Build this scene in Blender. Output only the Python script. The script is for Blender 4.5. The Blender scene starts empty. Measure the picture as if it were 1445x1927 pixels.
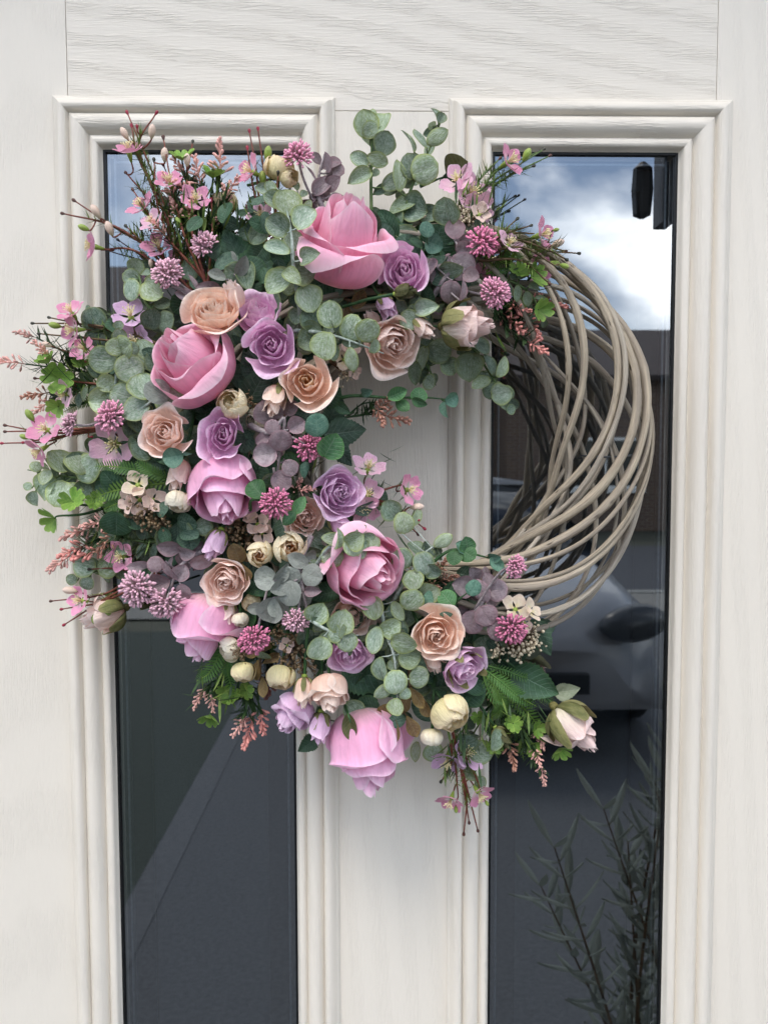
import bpy, math, random
from math import sin, cos, pi, radians
from mathutils import Vector, Matrix, Quaternion

S = bpy.context.scene
COL = S.collection
# ---------------------------------------------------------------- camera
FPX = 1447.0                       # focal length in pixels of the 1445 x 1927 photograph
DIST = 0.745                       # metres from lens to door
CAMZ = 1.55
YAW, TILT, ROLL = radians(1.05), radians(3.44), radians(0.12)
cam = bpy.data.cameras.new('camera'); camo = bpy.data.objects.new('camera', cam); COL.objects.link(camo)
camo.location = (0, -DIST, CAMZ)
camo.rotation_euler = (Matrix.Rotation(-YAW, 3, 'Z') @ Matrix.Rotation(pi/2-TILT, 3, 'X') @ Matrix.Rotation(-ROLL, 3, 'Z')).to_euler()
cam.sensor_fit = 'HORIZONTAL'; cam.sensor_width = 36; cam.lens = 36*FPX/1445
cam.clip_start = 0.01; cam.clip_end = 400
cam.dof.use_dof = True; cam.dof.focus_distance = 0.645; cam.dof.aperture_fstop = cam.lens/2.6
S.camera = camo
RC = camo.rotation_euler.to_matrix()
# ---------------------------------------------------------------- sky and sun
SUN_EL, SUN_AZ = radians(57), radians(205)
w = bpy.data.worlds.new('World'); S.world = w; w.use_nodes = True
nt = w.node_tree; nt.nodes.clear(); N = nt.nodes.new; K = nt.links.new
sky = N('ShaderNodeTexSky'); sky.sky_type = 'NISHITA'; sky.sun_disc = False
sky.sun_elevation = SUN_EL; sky.sun_rotation = SUN_AZ; sky.dust_density = 1.2
tc = N('ShaderNodeTexCoord'); mp = N('ShaderNodeMapping'); mp.inputs['Scale'].default_value = (1.0, 1.0, 1.7); mp.inputs['Location'].default_value = (0.35, 0.1, 0.62)
K(tc.outputs['Generated'], mp.inputs['Vector'])
n1 = N('ShaderNodeTexNoise'); n1.inputs['Scale'].default_value = 4.2; n1.inputs['Detail'].default_value = 7; n1.inputs['Roughness'].default_value = .48; n1.inputs['Distortion'].default_value = .25
n2 = N('ShaderNodeTexNoise'); n2.inputs['Scale'].default_value = 5.5; n2.inputs['Detail'].default_value = 5; n2.inputs['Roughness'].default_value = .5
K(mp.outputs[0], n1.inputs['Vector']); K(mp.outputs[0], n2.inputs['Vector'])
cr = N('ShaderNodeValToRGB'); cr.color_ramp.elements[0].position = .46; cr.color_ramp.elements[1].position = .60
K(n1.outputs['Fac'], cr.inputs['Fac'])
cc = N('ShaderNodeValToRGB'); e = cc.color_ramp.elements
e[0].position = .36; e[0].color = (.30, .33, .39, 1); e[1].position = .62; e[1].color = (1, 1, 1, 1)
q = e.new(.5); q.color = (.62, .65, .70, 1)
K(n2.outputs['Fac'], cc.inputs['Fac'])
sc = N('ShaderNodeVectorMath'); sc.operation = 'SCALE'; sc.inputs['Scale'].default_value = 21.0
K(cc.outputs['Color'], sc.inputs[0])
mx = N('ShaderNodeMix'); mx.data_type = 'RGBA'
K(cr.outputs['Color'], mx.inputs['Factor']); K(sky.outputs[0], mx.inputs['A']); K(sc.outputs[0], mx.inputs['B'])
bg = N('ShaderNodeBackground'); bg.inputs['Strength'].default_value = .125
out = N('ShaderNodeOutputWorld'); K(mx.outputs['Result'], bg.inputs['Color']); K(bg.outputs[0], out.inputs['Surface'])
sun = bpy.data.lights.new('sun', 'SUN'); sun.energy = 1.0; sun.angle = radians(18); sun.color = (1, .95, .88)
suno = bpy.data.objects.new('sun', sun); COL.objects.link(suno)
sd = Vector((-0.42*cos(SUN_EL), -.9*cos(SUN_EL), sin(SUN_EL)))
suno.rotation_euler = sd.to_track_quat('Z', 'Y').to_euler()
sky.sun_rotation = math.atan2(sd.x, sd.y)
S.view_settings.view_transform = 'Standard'; S.view_settings.look = 'None'
S.view_settings.exposure = 0.76; S.view_settings.gamma = 1
S.cycles.max_bounces = 8; S.cycles.transparent_max_bounces = 8; S.cycles.use_adaptive_sampling = True

# ---------------------------------------------------------------- helpers
def P(x, y, mm=0.0):
    """world point on the plane mm millimetres in front of the door that is seen at photograph pixel x, y"""
    d = RC @ Vector(((x-722.5)/FPX, (963.5-y)/FPX, -1.0))
    dep = mm*.001
    t = (DIST-dep)/d.y
    return camo.location + d*t
def px(mm): return (DIST-mm*.001)/FPX            # metres per pixel at that depth
def D3(ax, ay, az): return Vector((ax, -az, ay)).normalized()    # right, up, towards the viewer
def lin(h):
    c = [int(h[i:i+2], 16)/255 for i in (0, 2, 4)]
    return tuple(x/12.92 if x <= .04045 else ((x+.055)/1.055)**2.4 for x in c)+(1,)
def tag(o, label, cat=None, group=None, kind=None):
    if label: o['label'] = label
    if cat: o['category'] = cat
    if group: o['group'] = group
    if kind: o['kind'] = kind
    return o
def root(name, label, cat, loc, axis=None, roll=0, group=None):
    o = bpy.data.objects.new(name, None); COL.objects.link(o); o.empty_display_size = .01
    o.location = loc
    if axis is not None:
        o.rotation_euler = (axis.to_track_quat('Z', 'Y') @ Quaternion((0, 0, 1), roll)).to_euler()
    return tag(o, label, cat, group)
def mesh(name, V, F, UV=None, mats=(), smooth=True, MI=None):
    m = bpy.data.meshes.new(name); m.from_pydata(V, [], F)
    for k in mats: m.materials.append(k)
    if smooth: m.polygons.foreach_set('use_smooth', [True]*len(m.polygons))
    if MI: m.polygons.foreach_set('material_index', MI)
    if UV:
        l = m.uv_layers.new(name='UVMap'); flat = []
        for lp in m.loops: flat += UV[lp.vertex_index]
        l.data.foreach_set('uv', flat)
    m.update(); return m
def link(name, m, parent=None, loc=(0, 0, 0), rot=None, sca=None, label=None, kind=None):
    o = bpy.data.objects.new(name, m); COL.objects.link(o); o.parent = parent; o.location = loc
    if rot is not None: o.rotation_euler = rot.to_euler() if isinstance(rot, (Quaternion, Matrix)) else rot
    if sca is not None: o.scale = (sca,)*3 if isinstance(sca, (int, float)) else sca
    if label: o['label'] = label
    if kind: o['kind'] = kind
    return o
class MB:
    def __init__(s): s.V = []; s.F = []; s.U = []; s.M = []
    def add(s, V, F, U=None, M=None, mi=0):
        b = len(s.V)
        s.V += [tuple(M @ Vector(v)) for v in V] if M is not None else [tuple(v) for v in V]
        s.F += [tuple(b+i for i in f) for f in F]; s.U += U if U else [(0, 0)]*len(V); s.M += [mi]*len(F)
    def mesh(s, name, *mats, smooth=True): return mesh(name, s.V, s.F, s.U, mats, smooth, s.M)
    def box(s, x0, x1, y0, y1, z0, z1, mi=0):
        V = [(x, y, z) for x in (x0, x1) for y in (y0, y1) for z in (z0, z1)]
        s.add(V, [(0, 1, 3, 2), (4, 6, 7, 5), (0, 4, 5, 1), (2, 3, 7, 6), (0, 2, 6, 4), (1, 5, 7, 3)], None, None, mi)
def grid(nu, nv, fn):
    V = []; U = []
    for j in range(nv+1):
        for i in range(nu+1):
            V.append(fn(2*i/nu-1, j/nv)); U.append((i/nu, j/nv))
    F = [(j*(nu+1)+i, j*(nu+1)+i+1, (j+1)*(nu+1)+i+1, (j+1)*(nu+1)+i) for j in range(nv) for i in range(nu)]
    return V, F, U
def catmull(pts, n=6):
    pts = [Vector(p) for p in pts]
    if len(pts) < 2: return pts
    if len(pts) == 2: return [pts[0].lerp(pts[1], i/n) for i in range(n+1)]
    q = [pts[0]*2-pts[1]]+pts+[pts[-1]*2-pts[-2]]; o = []
    for i in range(1, len(q)-2):
        a, b, c, d = q[i-1:i+3]
        for k in range(n):
            t = k/n
            o.append(.5*((2*b)+(c-a)*t+(2*a-5*b+4*c-d)*t*t+(3*b-a-3*c+d)*t**3))
    o.append(pts[-1]); return o
def tube(pts, rad, n=6, caps=True):
    """swept tube; rad is a number or a function of 0..1"""
    V = []; U = []; F = []; L = 0
    up = Vector((0, 0, 1)); prev = None
    m = len(pts)
    for i, p in enumerate(pts):
        t = (pts[min(i+1, m-1)]-pts[max(i-1, 0)])
        t = t.normalized() if t.length > 1e-9 else Vector((0, 0, 1))
        if prev is None:
            a = t.orthogonal().normalized()
        else:
            a = prev-t*prev.dot(t); a = a.normalized() if a.length > 1e-6 else t.orthogonal().normalized()
        prev = a; b = t.cross(a)
        if i: L += (p-pts[i-1]).length
        r = rad(i/(m-1)) if callable(rad) else rad
        for k in range(n):
            g = 2*pi*k/n
            V.append(tuple(p+(a*cos(g)+b*sin(g))*r)); U.append((abs(2*k/n-1), L*20))
    for i in range(m-1):
        for k in range(n):
            k2 = (k+1) % n
            F.append((i*n+k, i*n+k2, (i+1)*n+k2, (i+1)*n+k))
    if caps: F.append(tuple(range(n))[::-1]); F.append(tuple((m-1)*n+k for k in range(n)))
    return V, F, U
def lathe(prof, n=8, ribs=0, squash=1):
    """prof: list of (r, z) from the bottom up along local Z"""
    V = []; U = []; F = []
    for j, (r, z) in enumerate(prof):
        for k in range(n):
            g = 2*pi*k/n; rr = r*(1+ribs*(k % 2))
            V.append((rr*cos(g), rr*sin(g)*squash, z)); U.append((k/n, j/(len(prof)-1)))
    for j in range(len(prof)-1):
        for k in range(n):
            k2 = (k+1) % n
            F.append((j*n+k, j*n+k2, (j+1)*n+k2, (j+1)*n+k))
    F.append(tuple(range(n))[::-1]); F.append(tuple((len(prof)-1)*n+k for k in range(n)))
    return V, F, U
def frame(loc, axis, s=1.0, roll=0.0):
    q = axis.to_track_quat('Z', 'Y') @ Quaternion((0, 0, 1), roll)
    return Matrix.Translation(loc) @ q.to_matrix().to_4x4() @ Matrix.Scale(s, 4)

# ---------------------------------------------------------------- materials
def nm(name):
    m = bpy.data.materials.new(name); m.use_nodes = True; t = m.node_tree; t.nodes.clear()
    o = t.nodes.new('ShaderNodeOutputMaterial')
    return m, t.nodes.new, t.links.new, o
def ramp(N, stops):
    r = N('ShaderNodeValToRGB'); e = r.color_ramp.elements
    e[0].position, e[0].color = stops[0][0], stops[0][1]; e[1].position, e[1].color = stops[-1][0], stops[-1][1]
    for p, c in stops[1:-1]: q = e.new(p); q.color = c
    return r
def math_(N, K, op, a, b=None, c=None, clamp=False):
    m = N('ShaderNodeMath'); m.operation = op; m.use_clamp = clamp
    for i, x in enumerate((a, b, c)):
        if x is None: continue
        if isinstance(x, (int, float)): m.inputs[i].default_value = x
        else: K(x, m.inputs[i])
    return m.outputs[0]
def mixc(N, K, f, a, b, blend='MIX'):
    m = N('ShaderNodeMix'); m.data_type = 'RGBA'; m.blend_type = blend
    for s, x in (('Factor', f), ('A', a), ('B', b)):
        if isinstance(x, (int, float, tuple)): m.inputs[s].default_value = x
        else: K(x, m.inputs[s])
    return m.outputs['Result']
def petal_mat(name, base, mid, tip, edge=None, trans=.26, rough=.75, vein=.3, mott=.12):
    m, N, K, o = nm(name)
    uv = N('ShaderNodeUVMap'); sp = N('ShaderNodeSeparateXYZ'); K(uv.outputs[0], sp.inputs[0])
    r = ramp(N, [(0, lin(base)), (.45, lin(mid)), (.95, lin(tip))]); K(sp.outputs['Y'], r.inputs['Fac'])
    u = math_(N, K, 'ABSOLUTE', math_(N, K, 'MULTIPLY_ADD', sp.outputs['X'], 2, -1))
    ed = math_(N, K, 'MAXIMUM', math_(N, K, 'POWER', u, 16), math_(N, K, 'POWER', sp.outputs['Y'], 18))
    col = mixc(N, K, math_(N, K, 'MULTIPLY', ed, .6), r.outputs['Color'], lin(edge or tip))
    oi = N('ShaderNodeObjectInfo')
    tcn = N('ShaderNodeTexCoord'); ns = N('ShaderNodeTexNoise'); ns.inputs['Scale'].default_value = 90; ns.inputs['Detail'].default_value = 3
    K(tcn.outputs['Object'], ns.inputs['Vector'])
    br = math_(N, K, 'ADD', math_(N, K, 'MULTIPLY', ns.outputs['Fac'], mott*2), math_(N, K, 'MULTIPLY_ADD', oi.outputs['Random'], .12, .94-mott))
    vm = N('ShaderNodeVectorMath'); vm.operation = 'SCALE'; K(col, vm.inputs[0]); K(br, vm.inputs['Scale'])
    # fine fanning veins and cloth grain
    cx = N('ShaderNodeCombineXYZ'); K(math_(N, K, 'MULTIPLY', sp.outputs['X'], 26), cx.inputs[0]); K(math_(N, K, 'MULTIPLY', sp.outputs['Y'], 2.2), cx.inputs[1]); K(math_(N, K, 'MULTIPLY', oi.outputs['Random'], 50), cx.inputs[2])
    vn = N('ShaderNodeTexNoise'); vn.inputs['Scale'].default_value = 1; vn.inputs['Detail'].default_value = 3; K(cx.outputs[0], vn.inputs['Vector'])
    cx2 = N('ShaderNodeCombineXYZ'); K(math_(N, K, 'MULTIPLY', sp.outputs['X'], 7), cx2.inputs[0]); K(math_(N, K, 'MULTIPLY', sp.outputs['Y'], 3), cx2.inputs[1]); K(math_(N, K, 'MULTIPLY', oi.outputs['Random'], 30), cx2.inputs[2])
    wn = N('ShaderNodeTexNoise'); wn.inputs['Scale'].default_value = 1; wn.inputs['Detail'].default_value = 4; wn.inputs['Distortion'].default_value = 1.2; K(cx2.outputs[0], wn.inputs['Vector'])
    h = math_(N, K, 'ADD', vn.outputs['Fac'], math_(N, K, 'MULTIPLY', wn.outputs['Fac'], 2.4))
    fb = math_(N, K, 'MULTIPLY_ADD', math_(N, K, 'ADD', vn.outputs['Fac'], wn.outputs['Fac']), .26, .74); vs_ = N('ShaderNodeVectorMath'); vs_.operation = 'SCALE'; K(vm.outputs[0], vs_.inputs[0]); K(fb, vs_.inputs['Scale']); vm = vs_
    bp = N('ShaderNodeBump'); bp.inputs['Strength'].default_value = vein; bp.inputs['Distance'].default_value = .002; K(h, bp.inputs['Height'])
    b = N('ShaderNodeBsdfPrincipled'); K(vm.outputs[0], b.inputs['Base Color']); b.inputs['Roughness'].default_value = rough; K(bp.outputs[0], b.inputs['Normal'])
    b.inputs['Specular IOR Level'].default_value = .25; b.inputs['Sheen Weight'].default_value = .15
    tr = N('ShaderNodeBsdfTranslucent'); K(vm.outputs[0], tr.inputs['Color']); K(bp.outputs[0], tr.inputs['Normal'])
    ms = N('ShaderNodeMixShader'); ms.inputs[0].default_value = trans; K(b.outputs[0], ms.inputs[1]); K(tr.outputs[0], ms.inputs[2]); K(ms.outputs[0], o.inputs['Surface'])
    return m
def leaf_mat(name, c, c2, rim, powder=None, pw=.5, vein='c8d0b8', vs=.34, rough=.55, pinn=7, trans=.15, rimw=.8):
    m, N, K, o = nm(name)
    uv = N('ShaderNodeUVMap'); sp = N('ShaderNodeSeparateXYZ'); K(uv.outputs[0], sp.inputs[0]); oi = N('ShaderNodeObjectInfo')
    tcn = N('ShaderNodeTexCoord')
    ns = N('ShaderNodeTexNoise'); ns.inputs['Scale'].default_value = 5; ns.inputs['Detail'].default_value = 5
    off = N('ShaderNodeVectorMath'); off.operation = 'ADD'; pm = N('ShaderNodeMapping'); pm.inputs['Scale'].default_value = (1.2, .45, 1); cb = N('ShaderNodeCombineXYZ'); K(math_(N, K, 'MULTIPLY', oi.outputs['Random'], 40), cb.inputs[2])
    K(uv.outputs[0], off.inputs[0]); K(cb.outputs[0], off.inputs[1]); K(off.outputs[0], ns.inputs['Vector'])
    col = mixc(N, K, ramp_f(N, K, ns.outputs['Fac'], .35, .65), lin(c), lin(c2))
    col = mixc(N, K, math_(N, K, 'MULTIPLY', math_(N, K, 'FRACT', math_(N, K, 'MULTIPLY', oi.outputs['Random'], 7.3)), .42), col, lin(rim))
    u = math_(N, K, 'ABSOLUTE', math_(N, K, 'MULTIPLY_ADD', sp.outputs['X'], 2, -1))
    v2 = math_(N, K, 'ABSOLUTE', math_(N, K, 'MULTIPLY_ADD', sp.outputs['Y'], 2, -1))
    rm = math_(N, K, 'POWER', math_(N, K, 'MAXIMUM', u, v2), 7)
    # veins: midrib plus side veins that run forward
    mid = math_(N, K, 'SUBTRACT', 1, math_(N, K, 'MULTIPLY', u, 22), None, True)
    sv = math_(N, K, 'FRACT', math_(N, K, 'MULTIPLY', math_(N, K, 'SUBTRACT', sp.outputs['Y'], math_(N, K, 'MULTIPLY', u, .22)), pinn))
    sv = math_(N, K, 'SUBTRACT', 1, math_(N, K, 'MULTIPLY', math_(N, K, 'ABSOLUTE', math_(N, K, 'SUBTRACT', sv, .5)), 9), None, True)
    vv = math_(N, K, 'MAXIMUM', mid, math_(N, K, 'MULTIPLY', sv, .6))
    if powder:
        p2 = N('ShaderNodeTexNoise'); p2.inputs['Scale'].default_value = 15; p2.inputs['Detail'].default_value = 6; p2.inputs['Roughness'].default_value = .75; K(off.outputs[0], pm.inputs['Vector']); K(pm.outputs[0], p2.inputs['Vector'])
        pf = math_(N, K, 'MULTIPLY', ramp_f(N, K, p2.outputs['Fac'], .36, .74), pw)
        pf = math_(N, K, 'MULTIPLY', pf, math_(N, K, 'SUBTRACT', 1, rm))
        col = mixc(N, K, pf, col, lin(powder))
    col = mixc(N, K, math_(N, K, 'MULTIPLY', vv, vs), col, lin(vein))
    col = mixc(N, K, math_(N, K, 'MULTIPLY', rm, rimw), col, lin(rim))
    vm = N('ShaderNodeVectorMath'); vm.operation = 'SCALE'; K(col, vm.inputs[0]); K(math_(N, K, 'MULTIPLY_ADD', oi.outputs['Random'], .55, .66), vm.inputs['Scale'])
    h = math_(N, K, 'ADD', math_(N, K, 'MULTIPLY', vv, -1), ns.outputs['Fac'])
    bp = N('ShaderNodeBump'); bp.inputs['Strength'].default_value = .5; bp.inputs['Distance'].default_value = .001; K(h, bp.inputs['Height'])
    b = N('ShaderNodeBsdfPrincipled'); K(vm.outputs[0], b.inputs['Base Color']); b.inputs['Roughness'].default_value = rough; K(bp.outputs[0], b.inputs['Normal']); b.inputs['Specular IOR Level'].default_value = .35
    tr = N('ShaderNodeBsdfTranslucent'); K(vm.outputs[0], tr.inputs['Color'])
    ms = N('ShaderNodeMixShader'); ms.inputs[0].default_value = trans; K(b.outputs[0], ms.inputs[1]); K(tr.outputs[0], ms.inputs[2]); K(ms.outputs[0], o.inputs['Surface'])
    return m
def ramp_f(N, K, x, a, b):
    r = N('ShaderNodeMapRange'); r.interpolation_type = 'SMOOTHSTEP'; K(x, r.inputs['Value']); r.inputs['From Min'].default_value = a; r.inputs['From Max'].default_value = b
    return r.outputs['Result']
def simple(name, c, c2=None, rough=.6, scale=60, spec=.35, bump=.2, vary=.25, uvy=None, metallic=0, dist=.001):
    """mottled two-tone surface; uvy blends to a third colour along the V coordinate"""
    m, N, K, o = nm(name)
    tcn = N('ShaderNodeTexCoord'); ns = N('ShaderNodeTexNoise'); ns.inputs['Scale'].default_value = scale; ns.inputs['Detail'].default_value = 4
    K(tcn.outputs['Object'], ns.inputs['Vector'])
    col = mixc(N, K, ramp_f(N, K, ns.outputs['Fac'], .35, .65), lin(c), lin(c2 or c))
    if uvy:
        uv = N('ShaderNodeUVMap'); sp = N('ShaderNodeSeparateXYZ'); K(uv.outputs[0], sp.inputs[0])
        col = mixc(N, K, ramp_f(N, K, sp.outputs['Y'], uvy[1], uvy[2]), col, lin(uvy[0]))
    oi = N('ShaderNodeObjectInfo'); vm = N('ShaderNodeVectorMath'); vm.operation = 'SCALE'; K(col, vm.inputs[0]); K(math_(N, K, 'MULTIPLY_ADD', oi.outputs['Random'], vary, 1-vary/2), vm.inputs['Scale'])
    bp = N('ShaderNodeBump'); bp.inputs['Strength'].default_value = bump; bp.inputs['Distance'].default_value = dist; K(ns.outputs['Fac'], bp.inputs['Height'])
    b = N('ShaderNodeBsdfPrincipled'); K(vm.outputs[0], b.inputs['Base Color']); b.inputs['Roughness'].default_value = rough; b.inputs['Specular IOR Level'].default_value = spec; b.inputs['Metallic'].default_value = metallic
    K(bp.outputs[0], b.inputs['Normal']); K(b.outputs[0], o.inputs['Surface'])
    return m
def paint_mat(name, vert, seed, plain=False):
    """cream embossed woodgrain door skin; the grain runs along Z when vert"""
    m, N, K, o = nm(name)
    g = N('ShaderNodeNewGeometry'); mp = N('ShaderNodeMapping'); K(g.outputs['Position'], mp.inputs['Vector'])
    mp.inputs['Scale'].default_value = (380, 380, 26) if vert else (26, 380, 380); mp.inputs['Location'].default_value = (seed*3.1, seed, seed*1.7)
    a = N('ShaderNodeTexNoise'); a.inputs['Scale'].default_value = 2.0; a.inputs['Detail'].default_value = 3; a.inputs['Roughness'].default_value = .55; K(mp.outputs[0], a.inputs['Vector'])
    # cathedral grain bands: distorted rings
    m2 = N('ShaderNodeMapping'); K(g.outputs['Position'], m2.inputs['Vector']); m2.inputs['Scale'].default_value = (9, 1, 1.6) if vert else (5.5, 1, 8); m2.inputs['Location'].default_value = (seed, 0, seed*.37)
    wv = N('ShaderNodeTexWave'); wv.wave_type = 'RINGS'; wv.rings_direction = 'Y'; wv.inputs['Scale'].default_value = 1.5; wv.inputs['Distortion'].default_value = 3.2; wv.inputs['Detail'].default_value = 2; wv.inputs['Detail Scale'].default_value = 1.2
    K(m2.outputs[0], wv.inputs['Vector'])
    band = ramp_f(N, K, wv.outputs['Fac'], .30, .75)
    pores = ramp_f(N, K, a.outputs['Fac'], .44, .60)
    amt = math_(N, K, 'MULTIPLY_ADD', band, .75, .25)
    h = math_(N, K, 'MULTIPLY', pores, amt)
    f = N('ShaderNodeTexNoise'); f.inputs['Scale'].default_value = 700; K(g.outputs['Position'], f.inputs['Vector'])
    hh = math_(N, K, 'ADD', h, math_(N, K, 'MULTIPLY', f.outputs['Fac'], .15))
    bp = N('ShaderNodeBump'); bp.inputs['Strength'].default_value = .42 if vert else .5; bp.inputs['Distance'].default_value = .0007; K(hh, bp.inputs['Height'])
    big = N('ShaderNodeTexNoise'); big.inputs['Scale'].default_value = 4; K(g.outputs['Position'], big.inputs['Vector'])
    c = mixc(N, K, math_(N, K, 'MULTIPLY', math_(N, K, 'SUBTRACT', 1, pores), math_(N, K, 'MULTIPLY', band, .02 if vert else .11)), lin('e8e0d3'), lin('bdb6ab'))
    c = mixc(N, K, math_(N, K, 'MULTIPLY', big.outputs['Fac'], .12), c, lin('cecabd'))
    b = N('ShaderNodeBsdfPrincipled'); K(c, b.inputs['Base Color']); b.inputs['Roughness'].default_value = .42; K(bp.outputs[0], b.inputs['Normal']); K(b.outputs[0], o.inputs['Surface'])
    return m
M = {}
M['pink'] = petal_mat('rose_pink', 'f4d2c0', 'f8a8c6', 'fdbed6', 'feecf1')
M['pinkpale'] = petal_mat('rose_pink_pale', 'f6d6cc', 'f9b6d6', 'fcc6e4', 'feeef6')
M['lilac'] = petal_mat('rose_lilac', 'e2a4cc', 'f0c0e2', 'f5d0ea', 'fdeaf2')
M['lilacpale'] = petal_mat('rose_lilac_pale', 'e6b8d8', 'ecc4e4', 'f0cee8', 'f6e2f2')
M['peach'] = petal_mat('rose_peach', 'ffcaa8', 'ffdcc6', 'ffe6d6', 'fff4ea')
M['blush'] = petal_mat('rose_blush', 'ffd0b8', 'ffe0d0', 'ffe8de', 'fff4ee')
M['apricot'] = petal_mat('rose_apricot', 'fcba74', 'ffd8a6', 'ffe8cc', 'fff4e2')
M['cream'] = petal_mat('ranunculus_cream', 'f0bc60', 'fff0c4', 'fff5d8', 'ecd09c', mott=.18, vein=.45)
M['yellow'] = petal_mat('ranunculus_yellow', 'f8f0a8', 'fdf2bc', 'fdeec8', 'e4c8a8', mott=.2, vein=.45)
M['ivory'] = petal_mat('ranunculus_ivory', 'e0d49c', 'faf0d6', 'fcf6e4', 'ece2cc', mott=.14, vein=.4)
M['budcream'] = petal_mat('large_bud', 'e6e4bc', 'f4e4d4', 'f5d8d4', 'faeae2', vein=.4)
M['wax'] = petal_mat('blossom_pink', 'fbe8ee', 'f5b0cc', 'ee9abf', 'f8cadc', rough=.45, mott=.06)
M['waxpale'] = petal_mat('blossom_pale_pink', 'f6eede', 'f8cee0', 'f2bcd6', 'fae2ec', rough=.45, mott=.06)
M['waxlilac'] = petal_mat('blossom_lilac', 'f2e2ec', 'eac4e6', 'e6bce2', 'f5e2f2', rough=.45, mott=.06)
M['floret'] = petal_mat('floret_cream', 'f2e09a', 'f5e6cc', 'f2dcc6', 'f8ece0', rough=.5)
M['floretp'] = petal_mat('floret_pinkish', 'e6c8b4', 'f0d8ca', 'eeccc0', 'f8e8de', rough=.5)
M['sepal'] = leaf_mat('sepal', '6e7440', '8a8a56', 'a8a070', vs=.1, rough=.7)
M['sepald'] = leaf_mat('sepal_olive', '5c5c30', '7c7444', '8a8050', vs=.1, rough=.7)
M['euc'] = leaf_mat('eucalyptus', '64826a', '809a82', 'aab466', 'dce6dc', .78, vs=.25)
M['euclight'] = leaf_mat('eucalyptus_light', '7a9880', '94ae96', 'b4be70', 'e8f0e8', .78, vs=.3)
M['eucdark'] = leaf_mat('eucalyptus_dark', '44604e', '587260', '8c965e', 'b8c8bc', .6, vs=.25)
M['eucgrey'] = leaf_mat('eucalyptus_grey', '7c827a', '949a90', '9ea29a', 'c6c8c2', .4, vs=.12, rough=.85)
M['shrub'] = leaf_mat('shrub_leaf', '8c968e', '9aa49a', '9aa49a', vs=.1)
M['mauve'] = leaf_mat('mauve_leaf', '84767a', 'a09296', 'b08c94', 'c8bcc0', .4, vs=.12, rough=.85)
M['brownleaf'] = leaf_mat('brown_leaf', '5f4634', '7c6240', '94824a', '9a8464', .3, vs=.2)
M['dark'] = leaf_mat('dark_leaf', '24402f', '33543e', '45643e', '6e8c7c', .3, vein='88a08c', vs=.45, pinn=9)
M['darkgrey'] = leaf_mat('dark_rose_leaf', '30493c', '46604e', '4d6850', '8ba294', .35, vein='9db0a0', vs=.45, pinn=8)
M['teal'] = leaf_mat('teal_leaf', '4c7866', '668c78', '5a7c64', 'acccb8', .3, vein='a4cfb4', vs=.35, pinn=5)
M['midgreen'] = leaf_mat('vine_leaf', '38603e', '4c7850', '5f9050', '90b898', .2, vs=.3)
M['bright'] = leaf_mat('clover_leaf', '66953e', '84aa4e', 'a4c060', None, vs=.2, vein='b8dc80', rough=.4)
M['fern'] = leaf_mat('fern_leaf', '3c6e34', '587f3e', '86a848', None, vs=.15, rough=.4)
M['pale'] = leaf_mat('pale_leaf', '9aa688', 'b4bca0', 'a0a888', 'd8dcc8', .3, vs=.2)
M['olive'] = leaf_mat('olive_leaf', '4a4c28', '5e5c34', '5c5c38', None, vs=.15)
M['needle'] = simple('needle_green', '506a2c', '6e823c', rough=.6, scale=200)
M['needled'] = simple('needle_dark_green', '2c4426', '3e5630', rough=.6, scale=200)
M['stemg'] = simple('stem_green', '4e6a3c', '66784c', rough=.6, scale=200)
M['stemdg'] = simple('stem_dark_green', '2a4a2a', '3a5c34', rough=.55, scale=200)
M['stemr'] = simple('stem_red_brown', '6e382e', '844c3c', rough=.5, scale=300)
M['stemb'] = simple('stem_brown', '5a4634', '6e5a40', rough=.6, scale=300)
M['stemw'] = simple('stem_frosted', '8a988c', 'b8c2ba', rough=.8, scale=300)
M['stemm'] = simple('stem_mauve', '867c7e', 'aaa0a2', rough=.8, scale=300)
M['tipd'] = simple('tip_dark', '2e3a2c', '3c3228', rough=.35, scale=300, spec=.5)
M['tipb'] = simple('tip_brown', '4c2c24', '5e3a30', rough=.35, scale=300, spec=.5)
M['tipr'] = simple('tip_red', '8c1c34', 'a82c44', rough=.3, scale=300, spec=.5)
M['budp'] = petal_mat('bud_pale', 'a8a878', 'e6cdb8', 'ecd2c4', rough=.4, mott=.05, trans=.05)
M['budg'] = petal_mat('bud_green', '7a9038', '8ea64a', 'a8b868', rough=.35, mott=.05, trans=.05)
M['stamen'] = simple('stamen', 'f4e6a4', 'faf2cc', rough=.5, scale=300)
M['calyx'] = simple('calyx', '7f9a3c', '98a850', rough=.45, scale=300)
M['pin'] = simple('pincushion_pink', 'b08c94', 'c09aa2', rough=.6, scale=300, uvy=('eca6c0', .45, .8))
M['pinp'] = simple('pincushion_pale', 'b8a0a4', 'c8acb0', rough=.6, scale=300, uvy=('f0c0d0', .45, .8))
M['pind'] = simple('pincushion_deep', 'a87c88', 'bc8c98', rough=.6, scale=300, uvy=('e086a8', .45, .8))
M['salmon'] = simple('salmon_floret', 'd8a498', 'e6b8ac', rough=.5, scale=200, uvy=('efb4aa', .4, .9))
M['salmonb'] = simple('salmon_brown_floret', 'a8785f', 'c08c78', rough=.55, scale=200, uvy=('cc9888', .4, .9))
M['coral'] = simple('coral_floret', 'd48c84', 'e4a49a', rough=.5, scale=200, uvy=('ee9c90', .4, .9))
M['berry'] = simple('berry_brown', '6a5640', '8c7656', rough=.4, scale=300, spec=.5)
M['berryc'] = simple('berry_cream', 'b8a888', 'd8ccb4', rough=.4, scale=300, spec=.5)
M['moss'] = simple('twig_dark', '2c2c22', '3c3a2c', rough=.8, scale=100)
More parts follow.
